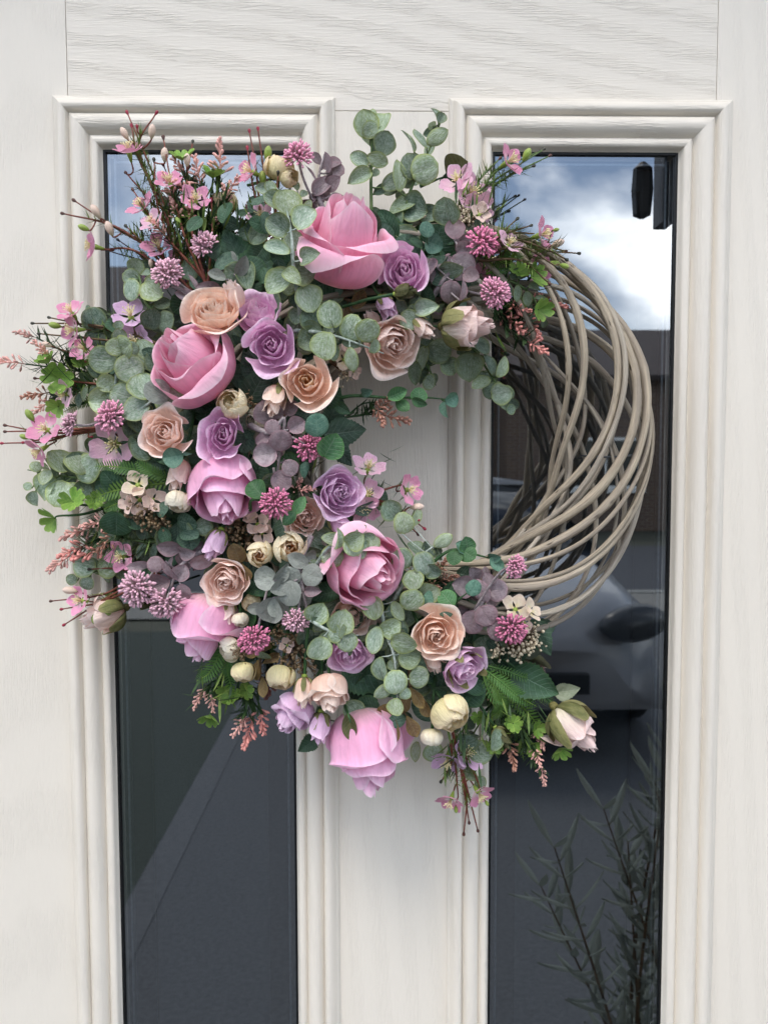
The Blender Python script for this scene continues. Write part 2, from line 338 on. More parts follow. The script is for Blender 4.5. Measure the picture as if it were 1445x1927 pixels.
# ================================================================ the door
def X_(*pp): return sum(P(a, b, 0).x for a, b in pp)/len(pp)
def Z_(*pp): return sum(P(a, b, 0).z for a, b in pp)/len(pp)
LO = (X_((98, 190), (148, 1900)), X_((633, 190), (638, 1900))); LG = (X_((191, 285), (229, 1900)), X_((558, 1600)))
RO = (X_((845, 190), (839, 1900)), X_((1378, 190), (1336, 1900))); RG = (X_((921, 1500)), X_((1279, 290), (1246, 1900)))
ZT = Z_((98, 181), (1378, 188)); ZG = Z_((190, 277), (1280, 284)); ZB = .42; ZGB = ZB+.05
XJ0, XJ1 = X_((125, 90)), X_((1350, 90)); ZJ = Z_((720, 208))
XD0, XD1 = -.46, .50; ZD0, ZD1 = .03, 2.09
PV = paint_mat('door_paint_vertical_grain', True, 3.0); PV2 = paint_mat('door_paint_vertical_grain_2', True, 8.4); PV3 = paint_mat('door_paint_vertical_grain_3', True, 14.7); PH = paint_mat('door_paint_horizontal_grain', False, 5.2)
door = root('front_door', 'cream woodgrain front door with two tall dark glazed panels, behind the wreath', 'door', (0, 0, 0))
def door_part(name, boxes, mat, bev=.0005):
    mb = MB()
    for b in boxes: mb.box(*b)
    o = link(name, mb.mesh(name, mat, smooth=False), door)
    md = o.modifiers.new('edge', 'BEVEL'); md.width = bev; md.segments = 2; md.limit_method = 'ANGLE'
    return o
T = .044; G = .0002
door_part('stile', [(XD0, XJ0-G, 0, T, ZD0, ZD1)], PV)
door_part('stile', [(XJ1+G, XD1, 0, T, ZD0, ZD1)], PV2)
door_part('middle_stile', [(LG[1]+.002, RG[0]-.002, 0, T, ZGB, ZJ-G)], PV3)
door_part('top_rail', [(XJ0+G, XJ1-G, 0, T, ZJ+G, ZD1)], PH)
door_part('bottom_rail', [(XJ0+G, XJ1-G, 0, T, ZD0, ZGB-.002)], PH)
door_part('door_core', [(XJ0+.001, LG[0]-.002, .0012, T, ZGB, ZJ-.001), (RG[1]+.002, XJ1-.001, .0012, T, ZGB, ZJ-.001), (LG[0]-.002, RG[1]+.002, .003, T, ZG+.002, ZJ-.001)], PV)
# moulding profile: (fraction inwards, height in mm)
HS = 1.18
PR = [(0, 0), (.004, 1.6), (.012, 2.2), (.06, 2.6), (.075, 3.2), (.11, 6.6), (.15, 8.9), (.20, 10.2), (.25, 10.4), (.30, 9.4), (.335, 7.0), (.35, 4.4), (.362, 4.0), (.38, 5.4), (.43, 8.0), (.50, 9.0), (.57, 8.9), (.64, 7.6), (.70, 5.0), (.735, 2.2), (.75, .6), (.765, .6), (.79, 3.2), (.83, 3.8), (.90, 3.6), (.935, 2.6), (.95, .8), (.965, -2.0), (1.0, -4.4)]
def sideprofile(outer, inner, zt, zg, zb, zgb):
    def rect(t): return (outer[0]+(inner[0]-outer[0])*t, outer[1]+(inner[1]-outer[1])*t, zb+(zgb-zb)*t, zt+(zg-zt)*t)
    R = [(rect(t), -h*.001*(HS if h > 0 else 1)) for t, h in PR]
    def piece(f, m):
        V = []; F = []
        for (r, y) in R: a, b = f(r); V += [(a[0], y, a[1]), (b[0], y, b[1])]
        for i in range(len(R)-1): F.append((2*i, 2*i+1, 2*i+3, 2*i+2))
        link('moulding', mesh('moulding', V, F, None, (m,)), door)
    piece(lambda r: ((r[0], r[3]), (r[1], r[3])), PH)
    piece(lambda r: ((r[1], r[3]), (r[1], r[2])), PV2)
    piece(lambda r: ((r[1], r[2]), (r[0], r[2])), PH)
    piece(lambda r: ((r[0], r[2]), (r[0], r[3])), PV)
# glass
gm, N, K, o = nm('solar_glass')
fr = N('ShaderNodeFresnel'); fr.inputs['IOR'].default_value = 1.5
gl = N('ShaderNodeBsdfGlossy'); gl.inputs['Roughness'].default_value = .0; gl.inputs['Color'].default_value = (.93, .97, 1, 1)
tr = N('ShaderNodeBsdfTransparent'); tr.inputs['Color'].default_value = (.62, .66, .68, 1)
ms = N('ShaderNodeMixShader'); K(math_(N, K, 'MULTIPLY_ADD', fr.outputs[0], .9, .27), ms.inputs[0])
K(tr.outputs[0], ms.inputs[1]); K(gl.outputs[0], ms.inputs[2]); K(ms.outputs[0], o.inputs['Surface'])
GASK = simple('black_gasket', '0a0b0c', '121416', rough=.45, scale=300)
SPAC = simple('grey_spacer_bar', '8a9096', '9aa0a6', rough=.35, scale=300, metallic=.6)
BACK = simple('dark_obscured_glass', '3a3f44', '40454a', rough=.35, scale=500, bump=.1)
def glazing(gx, outer):
    sideprofile(outer, gx, ZT, ZG, ZB, ZGB)
    mb = MB(); x0, x1 = gx; z0, z1 = ZGB, ZG; w_ = .0022
    for b in ((x0-.001, x0+w_, z0, z1), (x1-w_, x1+.001, z0, z1), (x0+w_, x1-w_, z1-w_, z1+.001), (x0+w_, x1-w_, z0-.001, z0+w_)): mb.box(b[0], b[1], .0042, .0062, b[2], b[3])
    link('gasket', mb.mesh('gasket', GASK, smooth=False), door)
    mb = MB(); mb.add([(x0, .007, z0), (x1, .007, z0), (x1, .007, z1), (x0, .007, z1)], [(0, 1, 2, 3)])
    mb.add([(x0, .011, z0), (x1, .011, z0), (x1, .011, z1), (x0, .011, z1)], [(3, 2, 1, 0)], None, None, 1)
    gp = link('glass_pane', mesh('glass_pane', mb.V[:4], mb.F[:1], None, (gm,), False), door)
    for nme, a, b, mt in (('spacer_bar', .0075, .0095, SPAC), ('black_border', .0100, .0300, GASK)):
        mb = MB(); y0, y1 = (.012, .020) if nme == 'spacer_bar' else (.0205, .0265)
        e = (a, b)
        mb.box(x0+e[0], x0+e[1], y0, y1, z0, z1); mb.box(x1-e[1], x1-e[0], y0, y1, z0, z1)
        mb.box(x0+e[1], x1-e[1], y0, y1, z1-e[1], z1-e[0]); mb.box(x0+e[1], x1-e[1], y0, y1, z0+e[0], z0+e[1])
        link(nme, mb.mesh(nme, mt, smooth=False), door)
    mb = MB(); mb.box(x0-.001, x1+.001, .028, .032, z0-.001, z1+.001)
    link('inner_pane', mb.mesh('inner_pane', BACK, smooth=False), door)
glazing(LG, LO); glazing(RG, RO)
dfr = root('door_frame', 'cream outer frame standing round the cream front door', 'door frame', (0, 0, 0))
for nme, bx in (('jamb', (XD0-.075, XD0-.004, -.012, .07, 0, ZD1+.004)), ('jamb', (XD1+.004, XD1+.075, -.012, .07, 0, ZD1+.004)), ('head', (XD0-.075, XD1+.075, -.012, .07, ZD1+.0045, ZD1+.075)), ('threshold', (XD0-.004, XD1+.004, -.03, .07, 0, .027))):
    mb = MB(); mb.box(*bx); link(nme, mb.mesh(nme, PV, smooth=False), dfr)
# ================================================================ canopy over the door, whose brackets mirror in the glass
cano = root('door_canopy', 'black door canopy on brackets above the cream front door', 'canopy', (0, 0, 2.78))
BLK = simple('black_painted_timber', '24262a', '2e3034', rough=.45, scale=40)
mb = MB(); mb.box(-.85, .85, -.40, .06, .0, .06); mb.box(-.88, .88, -.44, -.38, -.03, .10)
link('canopy_roof', mb.mesh('canopy_roof', BLK, smooth=False), cano)
for sx in (-.80, .416):
    mb = MB(); mb.box(sx+.006, sx+.024, -.40, -.36, -.88, 0); V, F, U = lathe([(.004, -.69), (.013, -.685), (.016, -.65), (.014, -.62), (.004, -.61)], 10); mb.add(V, F, U, Matrix.Translation((sx-.018, -.38, -.18))); mb.box(sx-.02, sx+.03, -.34, .03, -.07, -.005)
    V, F, U = tube(catmull([(sx, -.36, -.14), (sx, -.26, -.20), (sx, -.12, -.26), (sx, .0, -.42)]), .022, 8); mb.add(V, F, U)
    link('bracket', mb.mesh('bracket', BLK, smooth=False), cano)
# ================================================================ what the glass mirrors: drive, lawn, road, houses, a parked car
def ground_mat(name, a, b, sc_, rough=.9):
    return simple(name, a, b, rough=rough, scale=sc_, bump=.5, vary=0, dist=.01)
def sheet(name, x0, x1, y0, y1, z, mat, th=.003):
    mb = MB(); mb.box(x0, x1, y0, y1, z-th, z); return tag(link(name, mb.mesh(name, mat, smooth=False)), None, kind='structure')
sheet('ground', -60, 60, -90, 8, -.02, ground_mat('earth', '55564a', '4a4c40', 2), .01)
sheet('driveway', -.95, 6.0, -7.0, .6, .0, ground_mat('tarmac_drive', '54575a', '5e6164', 60))
sheet('lawn', -9, -.87, -6.4, .6, .004, ground_mat('lawn_grass', '3a423c', '404842', 80))
sheet('path_edging', -.87, -.75, -6.4, .6, .003, ground_mat('edging_stone', '5a5d60', '626568', 40), .002)
sheet('pavement', -60, 60, -8.4, -7.0, .004, ground_mat('pavement_slabs', '7c7c78', '888680', 30))
sheet('kerb', -60, 60, -8.55, -8.4, .02, ground_mat('kerb_stone', 'a0a09a', '8e8e8a', 30), .12)
sheet('road', -60, 60, -14, -8.55, -.01, ground_mat('asphalt', '46484c', '505256', 50))
BRK, N, K, o = nm('red_brick')
tcn = N('ShaderNodeTexCoord'); br = N('ShaderNodeTexBrick'); br.inputs['Scale'].default_value = 1; br.inputs['Brick Width'].default_value = .225; br.inputs['Row Height'].default_value = .075; br.inputs['Mortar Size'].default_value = .01
br.inputs['Color1'].default_value = lin('66503f'); br.inputs['Color2'].default_value = lin('584238'); br.inputs['Mortar'].default_value = lin('7c746a')
cb = N('ShaderNodeCombineXYZ'); sp = N('ShaderNodeSeparateXYZ'); K(tcn.outputs['Object'], sp.inputs[0]); K(math_(N, K, 'ADD', sp.outputs[0], sp.outputs[1]), cb.inputs[0]); K(sp.outputs[2], cb.inputs[1]); K(cb.outputs[0], br.inputs['Vector'])
b = N('ShaderNodeBsdfPrincipled'); b.inputs['Roughness'].default_value = .9; K(br.outputs['Color'], b.inputs['Base Color']); K(b.outputs[0], o.inputs['Surface'])
ROOF = simple('dark_roof_tiles', '3e3634', '4a403c', rough=.8, scale=8); UPVC = simple('white_window_frame', 'e6e6e2', rough=.4); DKG = simple('dark_window_glass', '14181c', rough=.08, spec=.8, bump=0)
mb = MB()
for bx in ((-4.5, XD0-.078, .02, .3, 0, 5), (XD1+.078, 4.5, .02, .3, 0, 5), (XD0-.078, XD1+.078, .02, .3, ZD1+.078, 5)): mb.box(*bx)
tag(link('house_wall', mb.mesh('house_wall', BRK, smooth=False)), None, kind='structure')
def house(label, x0, x1, y, h, ridge, wins, doorx=None, gable=False):
    r = root('brick_house', label, 'house', ((x0+x1)/2, y, 0), group='brick houses across the road'); w2 = (x1-x0)/2; dp = 8
    mb = MB(); mb.box(-w2, w2, -dp, 0, 0, h); 
    if gable: mb.add([(-w2, -.01, h), (w2, -.01, h), (0, -.01, h+ridge)], [(0, 1, 2)])
    link('wall', mb.mesh('wall', BRK, smooth=False), r)
    mb = MB(); e = .35
    if gable: V = [(-w2-e, .3, h-.1), (-w2-e, -dp, h-.1), (0, .3, h+ridge), (0, -dp, h+ridge), (w2+e, .3, h-.1), (w2+e, -dp, h-.1)]; F = [(0, 1, 3, 2), (2, 3, 5, 4)]
    else: V = [(-w2-e, e, h-.05), (w2+e, e, h-.05), (-w2-e, -dp/2, h+ridge), (w2+e, -dp/2, h+ridge), (-w2-e, -dp-e, h-.05), (w2+e, -dp-e, h-.05)]; F = [(0, 1, 3, 2), (2, 3, 5, 4), (0, 2, 4), (1, 5, 3)]
    mb.add(V, F); rf = link('roof', mb.mesh('roof', ROOF, smooth=False), r)
    md = rf.modifiers.new('thick', 'SOLIDIFY'); md.thickness = .12
    for wx, wz, ww, wh in wins:
        mb = MB(); f = .07
        for b_ in ((wx-ww/2, wx-ww/2+f, wz, wz+wh), (wx+ww/2-f, wx+ww/2, wz, wz+wh), (wx-ww/2+f, wx+ww/2-f, wz, wz+f), (wx-ww/2+f, wx+ww/2-f, wz+wh-f, wz+wh), (wx-f/2, wx+f/2, wz+f, wz+wh-f)): mb.box(b_[0], b_[1], -.02, .06, b_[2], b_[3])
        mb.box(wx-ww/2-.08, wx+ww/2+.08, 0, .14, wz-.09, wz-.01)
        wf = link('window', mb.mesh('window', UPVC, smooth=False), r)
        mb = MB(); mb.box(wx-ww/2+f, wx+ww/2-f, -.01, .02, wz+f, wz+wh-f); link('pane', mb.mesh('pane', DKG, smooth=False), wf)
    if doorx is not None:
        mb = MB(); mb.box(doorx-.5, doorx+.5, -.02, .08, .1, 2.15); link('door', mb.mesh('door', UPVC, smooth=False), r)
house('brick terraced house across the road mirrored at the right of the glass', 3.2, 13.0, -17.2, 3.55, 1.75, [(-2.6, 1.0, 1.7, 1.2), (2.5, 1.0, 1.7, 1.2)], 0)
house('gabled brick house across the road mirrored behind the willow rods', -2.0, 4.6, -19.5, 3.5, 2.0, [(-1.2, 1.0, 1.6, 1.2), (1.7, 1.0, 1.3, 1.2)], gable=True)
house('taller brick house across the road mirrored at the left of the glass', -14, -3.6, -16.5, 4.75, 2.1, [(-2.6, 1.0, 1.7, 1.2), (2.8, 1.0, 1.7, 1.2), (-2.6, 3.3, 1.5, 1.1), (2.8, 3.3, 1.5, 1.1)], 0)
# the parked car, nose towards the door
car = root('parked_car', 'white car parked nose-in on the drive, mirrored in the right glass panel', 'car', (.74, -3.05, 0))
CARP = simple('white_car_paint', '9a9da1', rough=.25, spec=.6, bump=0, vary=0); TYRE = simple('tyre_rubber', '16171a', rough=.8); LENS = simple('headlight_lens', '3c4044', rough=.3, bump=0); RIM = simple('alloy_wheel', '9a9ca0', rough=.3, metallic=.8)
secs = [(0.0, .62, .35, .62), (-.10, .80, .28, .78), (-.5, .88, .25, .90), (-1.15, .89, .25, 1.0), (-1.35, .89, .25, 1.04), (-4.0, .86, .28, 1.02), (-4.35, .78, .34, .92)]
def loft(secs, arch=.06):
    V = []; F = []; n = 9
    for (y, hw, zb_, zt_) in secs:
        for i in range(n):
            t = -1+2*i/(n-1); V.append((hw*t, y-(.22*t*t if y > -.3 else 0), zt_-arch*t*t-(.16*t**8)))
        V.append((hw, y, zb_)); V.append((-hw, y, zb_))
    m_ = n+2
    for j in range(len(secs)-1):
        for k in range(m_): F.append((j*m_+k, (j+1)*m_+k, (j+1)*m_+(k+1) % m_, j*m_+(k+1) % m_))
    F.append(tuple(range(m_))); F.append(tuple((len(secs)-1)*m_+k for k in range(m_))[::-1]); return V, F
V, F = loft(secs); body = link('body', mesh('body', V, F, None, (CARP,)), car)
V, F = loft([(-1.2, .78, .98, 1.02), (-1.95, .68, 1.0, 1.44), (-3.3, .64, 1.0, 1.45), (-4.15, .72, .98, 1.03)], .04); link('cabin_glass', mesh('cabin_glass', V, F, None, (DKG,)), car)
V, F = loft([(-1.9, .66, 1.41, 1.455), (-3.35, .62, 1.41, 1.46)], .04); link('roof', mesh('roof', V, F, None, (CARP,)), car)
for sx in (-1, 1):
    V, F, U = lathe([(.02, 0), (.20, .02), (.24, .08), (.18, .14)], 18, 0, .42)
    link('headlight', mesh('headlight', V, F, None, (LENS,)), car, (sx*.62, -.24, .70), D3(sx*.5, .3, -1).to_track_quat('Z', 'Y'))
    for yy in (-.85, -3.5):
        V, F, U = lathe([(.30, -.11), (.33, -.08), (.33, .08), (.30, .11)], 28); wo = link('wheel', mesh('wheel', V, F, None, (TYRE,)), car, (sx*.80, yy, .33), Matrix.Rotation(pi/2, 3, 'Y'))
        V, F, U = lathe([(.21, -.115), (.22, 0), (.21, .115)], 20); link('rim', mesh('rim', V, F, None, (RIM,)), wo)
mb = MB(); mb.box(-.36, .36, -.02, .030, .40, .50); link('grille', mb.mesh('grille', GASK, smooth=False), car)
# potted olive shrub beside the photographer
shr = root('olive_shrub', 'narrow-leaved olive shrub in a pot, mirrored low in the right glass panel', 'shrub', (.50, -.55, 0))
V, F, U = lathe([(.10, 0), (.13, .10), (.16, .30), (.17, .32), (.15, .32), (.145, .29)], 24); link('pot', mesh('pot', V, F, U, (simple('grey_pot', '5a5c60', rough=.7),)), shr)
rnd = random.Random(4); mb = MB(); ml = MB()
def bladeleaf(L, W, nu=4, nv=6, bend=.1):
    return grid(nu, nv, lambda u, v: (u*W*sin(pi*min(.999, v*.96+.03))**.8, v*L, L*bend*(v*v)-W*.3*u*u))
for k in range(7):
    a = rnd.uniform(0, 6.3); s0 = Vector((cos(a)*.04, sin(a)*.03, .3)); tx, ty, tz = rnd.uniform(-.24, .10), rnd.uniform(-.05, .12), rnd.uniform(.75, 1.2)
    pts = catmull([s0, Vector((s0.x*2+tx*.3, s0.y+ty*.4, tz*.6)), Vector((tx, ty, tz))], 14)
    V, F, U = tube(pts, lambda t: .004*(1-t)+.0012, 5); mb.add(V, F, U)
    for i in range(6, len(pts)):
        for s in (-1, 1):
            V, F, U = bladeleaf(rnd.uniform(.055, .085), .0075)
            ax = (pts[i]-pts[i-1]).normalized(); side = ax.cross(Vector((sin(i*1.3), cos(i*1.3), .2))).normalized()*s
            q = (ax*.7+side).normalized().to_track_quat('Y', 'Z'); ml.add(V, F, U, Matrix.Translation(pts[i]) @ q.to_matrix().to_4x4())
link('stem', mb.mesh('stem', M['stemb']), shr); link('foliage', ml.mesh('foliage', M['shrub']), shr, kind='stuff')

# ================================================================ the willow ring
WIL = []
for nme, a, b_, dk in (('willow_tan', 'c6b8a0', 'a59784', '54463a'), ('willow_grey', 'b0a696', '8e8578', '4c4640'), ('willow_dark', '6e6962', '5a5650', '34322e')):
    m, N, K, o = nm(nme)
    uv = N('ShaderNodeUVMap'); oi = N('ShaderNodeObjectInfo'); mp = N('ShaderNodeMapping'); mp.inputs['Scale'].default_value = (3, .55, 1); K(uv.outputs[0], mp.inputs['Vector'])
    cb = N('ShaderNodeCombineXYZ'); K(math_(N, K, 'MULTIPLY', oi.outputs['Random'], 60), cb.inputs[2]); K(cb.outputs[0], mp.inputs['Location'])
    n1_ = N('ShaderNodeTexNoise'); n1_.inputs['Scale'].default_value = 3; n1_.inputs['Detail'].default_value = 6; n1_.inputs['Roughness'].default_value = .65; K(mp.outputs[0], n1_.inputs['Vector'])
    mp2 = N('ShaderNodeMapping'); mp2.inputs['Scale'].default_value = (1.5, 1.6, 1); K(uv.outputs[0], mp2.inputs['Vector']); K(cb.outputs[0], mp2.inputs['Location'])
    vo = N('ShaderNodeTexVoronoi'); vo.inputs['Scale'].default_value = 1.3; vo.inputs['Randomness'].default_value = 1; K(mp2.outputs[0], vo.inputs['Vector'])
    c = mixc(N, K, ramp_f(N, K, n1_.outputs['Fac'], .35, .65), lin(a), lin(b_))
    n3 = N('ShaderNodeTexNoise'); n3.inputs['Scale'].default_value = .6; n3.inputs['Detail'].default_value = 2; K(mp.outputs[0], n3.inputs['Vector'])
    c = mixc(N, K, math_(N, K, 'MULTIPLY', ramp_f(N, K, n3.outputs['Fac'], .46, .62), .8), c, lin('94897c'))
    c = mixc(N, K, math_(N, K, 'MULTIPLY', math_(N, K, 'SUBTRACT', 1, ramp_f(N, K, vo.outputs['Distance'], .05, .14)), .75), c, lin(dk))
    c = mixc(N, K, math_(N, K, 'MULTIPLY', ramp_f(N, K, n1_.outputs['Fac'], .62, .72), .4), c, lin(dk))
    vm = N('ShaderNodeVectorMath'); vm.operation = 'SCALE'; K(c, vm.inputs[0]); K(math_(N, K, 'MULTIPLY_ADD', oi.outputs['Random'], .35, .82), vm.inputs['Scale'])
    bp = N('ShaderNodeBump'); bp.inputs['Strength'].default_value = .9; bp.inputs['Distance'].default_value = .0015; K(math_(N, K, 'ADD', n1_.outputs['Fac'], ramp_f(N, K, vo.outputs['Distance'], .03, .2)), bp.inputs['Height'])
    b = N('ShaderNodeBsdfPrincipled'); K(vm.outputs[0], b.inputs['Base Color']); b.inputs['Roughness'].default_value = .55; K(bp.outputs[0], b.inputs['Normal']); b.inputs['Specular IOR Level'].default_value = .3; K(b.outputs[0], o.inputs['Surface']); WIL.append(m)
WC = P(820, 836, 50); RM, RN = .1535, .0432
wr = root('willow_wreath', 'round wreath ring woven from bare grey-brown willow rods, bare on its right side', 'wreath', WC)
rnd = random.Random(11)
def rod(phi0, k, rmin, rad, mat, th0=-100, th1=285, wob=1.0, flat=.92, n=8):
    ph1, ph2, ph3 = (rnd.uniform(0, 6.28) for _ in range(3)); pts = []
    st = int((th1-th0)/2.5)
    for i in range(st+1):
        th = radians(th0+(th1-th0)*i/st)
        f = phi0+k*(th-pi/2)+.10*wob*sin(2.3*th+ph1); rr = rmin+.0022*wob*sin(3.1*th+ph2)
        ro = RM+rr*cos(f)+.0015*wob*sin(4.7*th+ph3)+.0004*wob*sin(8.5*th+ph2)
        pts.append(Vector((ro*sin(th), -rr*flat*sin(f), ro*cos(th))))
    L = len(pts)
    V, F, U = tube(pts, lambda t: rad*.80*(1.05-.35*t)*(1+.06*sin(37*t+ph1)+.05*sin(91*t+ph2)+.16*max(0, sin(60*t+ph3))**24), n)
    link('willow_rod', mesh('willow_rod', V, F, U, (WIL[mat],)), wr)
# front-wound outer rods: phase at theta = 90 degrees (0 outer edge, pi/2 front, pi inner edge)
for ph, rad, mt in ((.10, .0056, 0), (.62, .0030, 0), (.34, .0028, 0), (1.02, .0052, 0), (1.78, .0034, 1), (1.50, .0056, 0), (2.05, .0046, 0), (2.60, .0044, 0), (3.05, .0034, 0), (3.7, .0032, 1), (4.5, .0034, 1), (5.2, .0036, 1), (5.8, .0040, 1)):
    rod(ph, 5/3+rnd.uniform(-.06, .06), RN-rad*.3, rad, mt, wob=1.25)
rod(3.7, 1.1, RN*.80, .003, 1, wob=1.6, n=6)
for ph, rad in ((.3, .0030), (1.7, .0022), (3.3, .0032), (4.3, .0030), (5.2, .0028)): rod(ph, -1.25, RN*.84, rad, 1, wob=2.0, n=6)
V, F, U = tube(catmull([P(1090, 857, 40), P(1140, 860, 52), P(1203, 856, 30)]), .0009, 6)
link('binding_wire', mesh('binding_wire', V, F, None, (simple('grey_wire', '55585a', rough=.4, metallic=.7),)), wr).matrix_parent_inverse = Matrix.Translation(-WC)
# ================================================================ flowers and leaves: builders
def bez(p, t):
    s = 1-t
    return tuple(s*s*s*p[0][i]+3*s*s*t*p[1][i]+3*s*t*t*p[2][i]+t*t*t*p[3][i] for i in (0, 1))
def petal(bz, phi, theta, curl, rnd, rg, nu=12, nv=10, point=0.0, ruf=.02, spiral=.04, narrow=.35, lip=.6):
    k1 = rg.uniform(2.2, 4.2); p1 = rg.uniform(0, 6.28); p2 = rg.uniform(0, 6.28); skew = rg.uniform(-.08, .08); one = rg.uniform(-.6, .6)
    def fn(u, v):
        au = abs(u)
        vv = v*(1-rnd*au**2.4+point*max(0, 1-au*2.2)*v+skew*u*v*.5)
        r, z = bez(bz, min(1.08, vv))
        sh = narrow+(1-narrow)*sin(min(1, vv/.62)*pi/2)
        a = theta+u*phi*sh
        t = max(0, (vv-.66)/.34); c = curl*(1+one*u)
        r += c*t*t+c*.55*au**4*vv+spiral*u*vv; z -= c*lip*t*t*t
        w_ = ruf*vv*vv
        r += w_*sin(u*k1*2+p1); z += w_*.8*sin(u*k1*1.4+p2)
        r += ruf*.35*vv*sin(u*7+v*5+p2)+ruf*.30*vv*vv*sin(u*k1*5+p2)*au
        return (r*cos(a), r*sin(a), z)
    return grid(nu, nv, fn)
STEMM = {}
def add_stem(r, s, L, rad, mat):
    V, F, U = tube([Vector((0, 0, 0)), Vector((0, 0, -L*.5)), Vector((.002, .001, -L))], rad, 6)
    link('stem', mesh('stem', V, F, U, (mat,)), r)
def put(r, name, P_, mat, s):
    V, F, U = P_
    return link(name, mesh(name, [(a*s, b_*s, c*s) for a, b_, c in V], F, U, (mat,)), r)
def flower(kind, label, x, y, rad, axis, mat, dep=112, roll=None, seed=None, mat2=None, name='rose', cat='flower', group=None, sepals=None, sq=None):
    """kind: open / tea / ranun / bud / long; rad: half extent in photo pixels"""
    rg = random.Random(seed if seed is not None else int(x*7+y*13)); ax = D3(*axis)
    s = rad*px(dep); H0 = {'open': .85, 'tea': 1.5, 'ranun': 1.35, 'bud': 1.7, 'long': 2.2}[kind]
    s *= {'open': 1.0, 'tea': 1.12, 'ranun': 1.05, 'bud': 1.05, 'long': 1.0}[kind]
    c = {'open': .45, 'tea': .75, 'ranun': .72, 'bud': .85, 'long': 1.1}[kind]
    r = root(name, label, cat, P(x, y, dep)-ax*(c*s), ax, roll if roll is not None else rg.uniform(0, 6.28), group)
    ga = 2.399
    m2 = mat2 or mat
    if kind == 'open':
        n = rg.randint(13, 19); op = rg.uniform(.85, 1.35); hh = rg.uniform(.9, 1.1)
        for i in range(n):
            f = i/(n-1); R = (.08+.80*f**op)*rg.uniform(.90, 1.08); H = (.98-.20*f)*hh+rg.uniform(-.07, .05)
            bz = ((.05, 0), (R*1.15+.04, .02+.06*(1-f)), (R*(1.14+.05*f), H*.6), (R*(.72+.36*f*f), H))
            put(r, 'petal', petal(bz, 1.9-.75*f, i*ga+rg.uniform(-.35, .35), .02+.20*f*f, .14+.16*f, rg, 14 if f < .5 else 20, 12, .05*rg.random(), .025+.05*f, .09), m2 if f < .3 and mat2 else mat, s)
    elif kind == 'tea':
        n = 13
        for i in range(n):
            f = i/(n-1); R = .07+.60*f**.85; H = 1.52-.06*f-.30*f**3+rg.uniform(-.03, .03)
            tip = .50+.22*f if f < .65 else .74+.55*(f-.65)
            bz = ((.07, 0), (R*1.30+.12, .02), (R*1.28, H*.60), (R*tip, H))
            cu = .02+.03*f if f < .6 else (.14+.55*(f-.6))*rg.uniform(.5, 1.5)
            put(r, 'petal', petal(bz, 2.0-.65*f, i*ga+rg.uniform(-.15, .15), cu, .20+.14*f, rg, 14 if f < .5 else 24, 12 if f < .5 else 18, .10*rg.random(), .015+.045*f, .07, lip=1.15), m2 if f < .3 and mat2 else mat, s)
    elif kind == 'ranun':
        n = 15
        for i in range(n):
            f = i/(n-1); R = .12+.74*f**.8; H = 1.02+.34*sin(f*2.2)-.10*f
            bz = ((.10, 0), (R*1.22+.06, .0), (R*1.22, H*.78), (R*(.50+.10*f), H))
            put(r, 'petal', petal(bz, 1.25-.35*f, i*ga+rg.uniform(-.2, .2), .02+.04*f, .22, rg, 12, 12, .03, .02, .09), m2 if f < .45 and mat2 else mat, s)
    else:
        n = 8; big = kind == 'long'
        for i in range(n):
            f = i/(n-1); R = (.16+.50*f) if big else .13+.42*f; H = (2.0 if big else 1.7)-.30*f*f+rg.uniform(-.05, .05)
            tip = (.40+.42*f) if big else .45+.55*f
            bz = ((.08, 0), (R*1.35+.06, .12), (R*1.15, H*.6), (R*tip, H))
            put(r, 'petal', petal(bz, 1.9-.9*f, i*ga+rg.uniform(-.2, .2), .02+.13*f*f, .16+.12*f, rg, 14, 12, .12, .012+.025*f, .04), mat, s)
    if sepals is None: sepals = kind in ('bud', 'long')
    if sepals:
        ns = 5
        for i in range(ns):
            L = (1.15 if kind == 'long' else .95)*rg.uniform(.8, 1.15); R = {'bud': .62, 'long': .80, 'tea': 1.04}.get(kind, .8)
            bz = ((.06, -.03), (R*1.08, .0), (R*1.02, L*.6), (R*.95, L))
            V = petal(bz, .50 if kind in ('long', 'tea') else .42, i*6.283/ns+rg.uniform(-.1, .1), rg.uniform(0, .16), .9, rg, 6, 8, .0, .02, 0, narrow=.9)
            put(r, 'sepal', V, M['sepald'] if kind == 'long' else M['sepal'], s)
        V, F, U = lathe([(.05, -.22), (.16, -.16), (.20, -.06), (.12, .04)], 10)
        link('hip', mesh('hip', [(a*s, b_*s, c_*s) for a, b_, c_ in V], F, U, (M['calyx'] if kind == 'bud' else M['sepald'],)), r)
    add_stem(r, s, .045, .0014, M['stemdg'])
    if sq: r.scale = sq
    return r
# ---- pincushion heads: a few shared floret balls
def pin_mesh(name, mat, seed, spread=1.75, n=135):
    rg = random.Random(seed); mb = MB()
    for i in range(n):
        c = 1-(1-cos(spread))*(i+.5)/n; th = i*2.399963+rg.uniform(-.3, .3); sn = math.sqrt(max(0, 1-c*c))
        d = Vector((sn*cos(th), sn*sin(th), c*1.0)).normalized(); d = (d+Vector((rg.gauss(0, .08), rg.gauss(0, .08), rg.gauss(0, .08)))).normalized(); R = rg.uniform(.74, 1.12)
        q = d.to_track_quat('Z', 'Y').to_matrix().to_4x4()
        V, F, U = lathe([(.018, .18), (.02, .55*R), (.055, .76*R), (.075, .90*R), (.05, .99*R)], 5)
        mb.add(V, F, U, q)
    V, F, U = lathe([(.05, -.3), (.16, -.1), (.26, .05), (.18, .22)], 8); mb.add(V, F, U)
    return mb.mesh(name, mat)
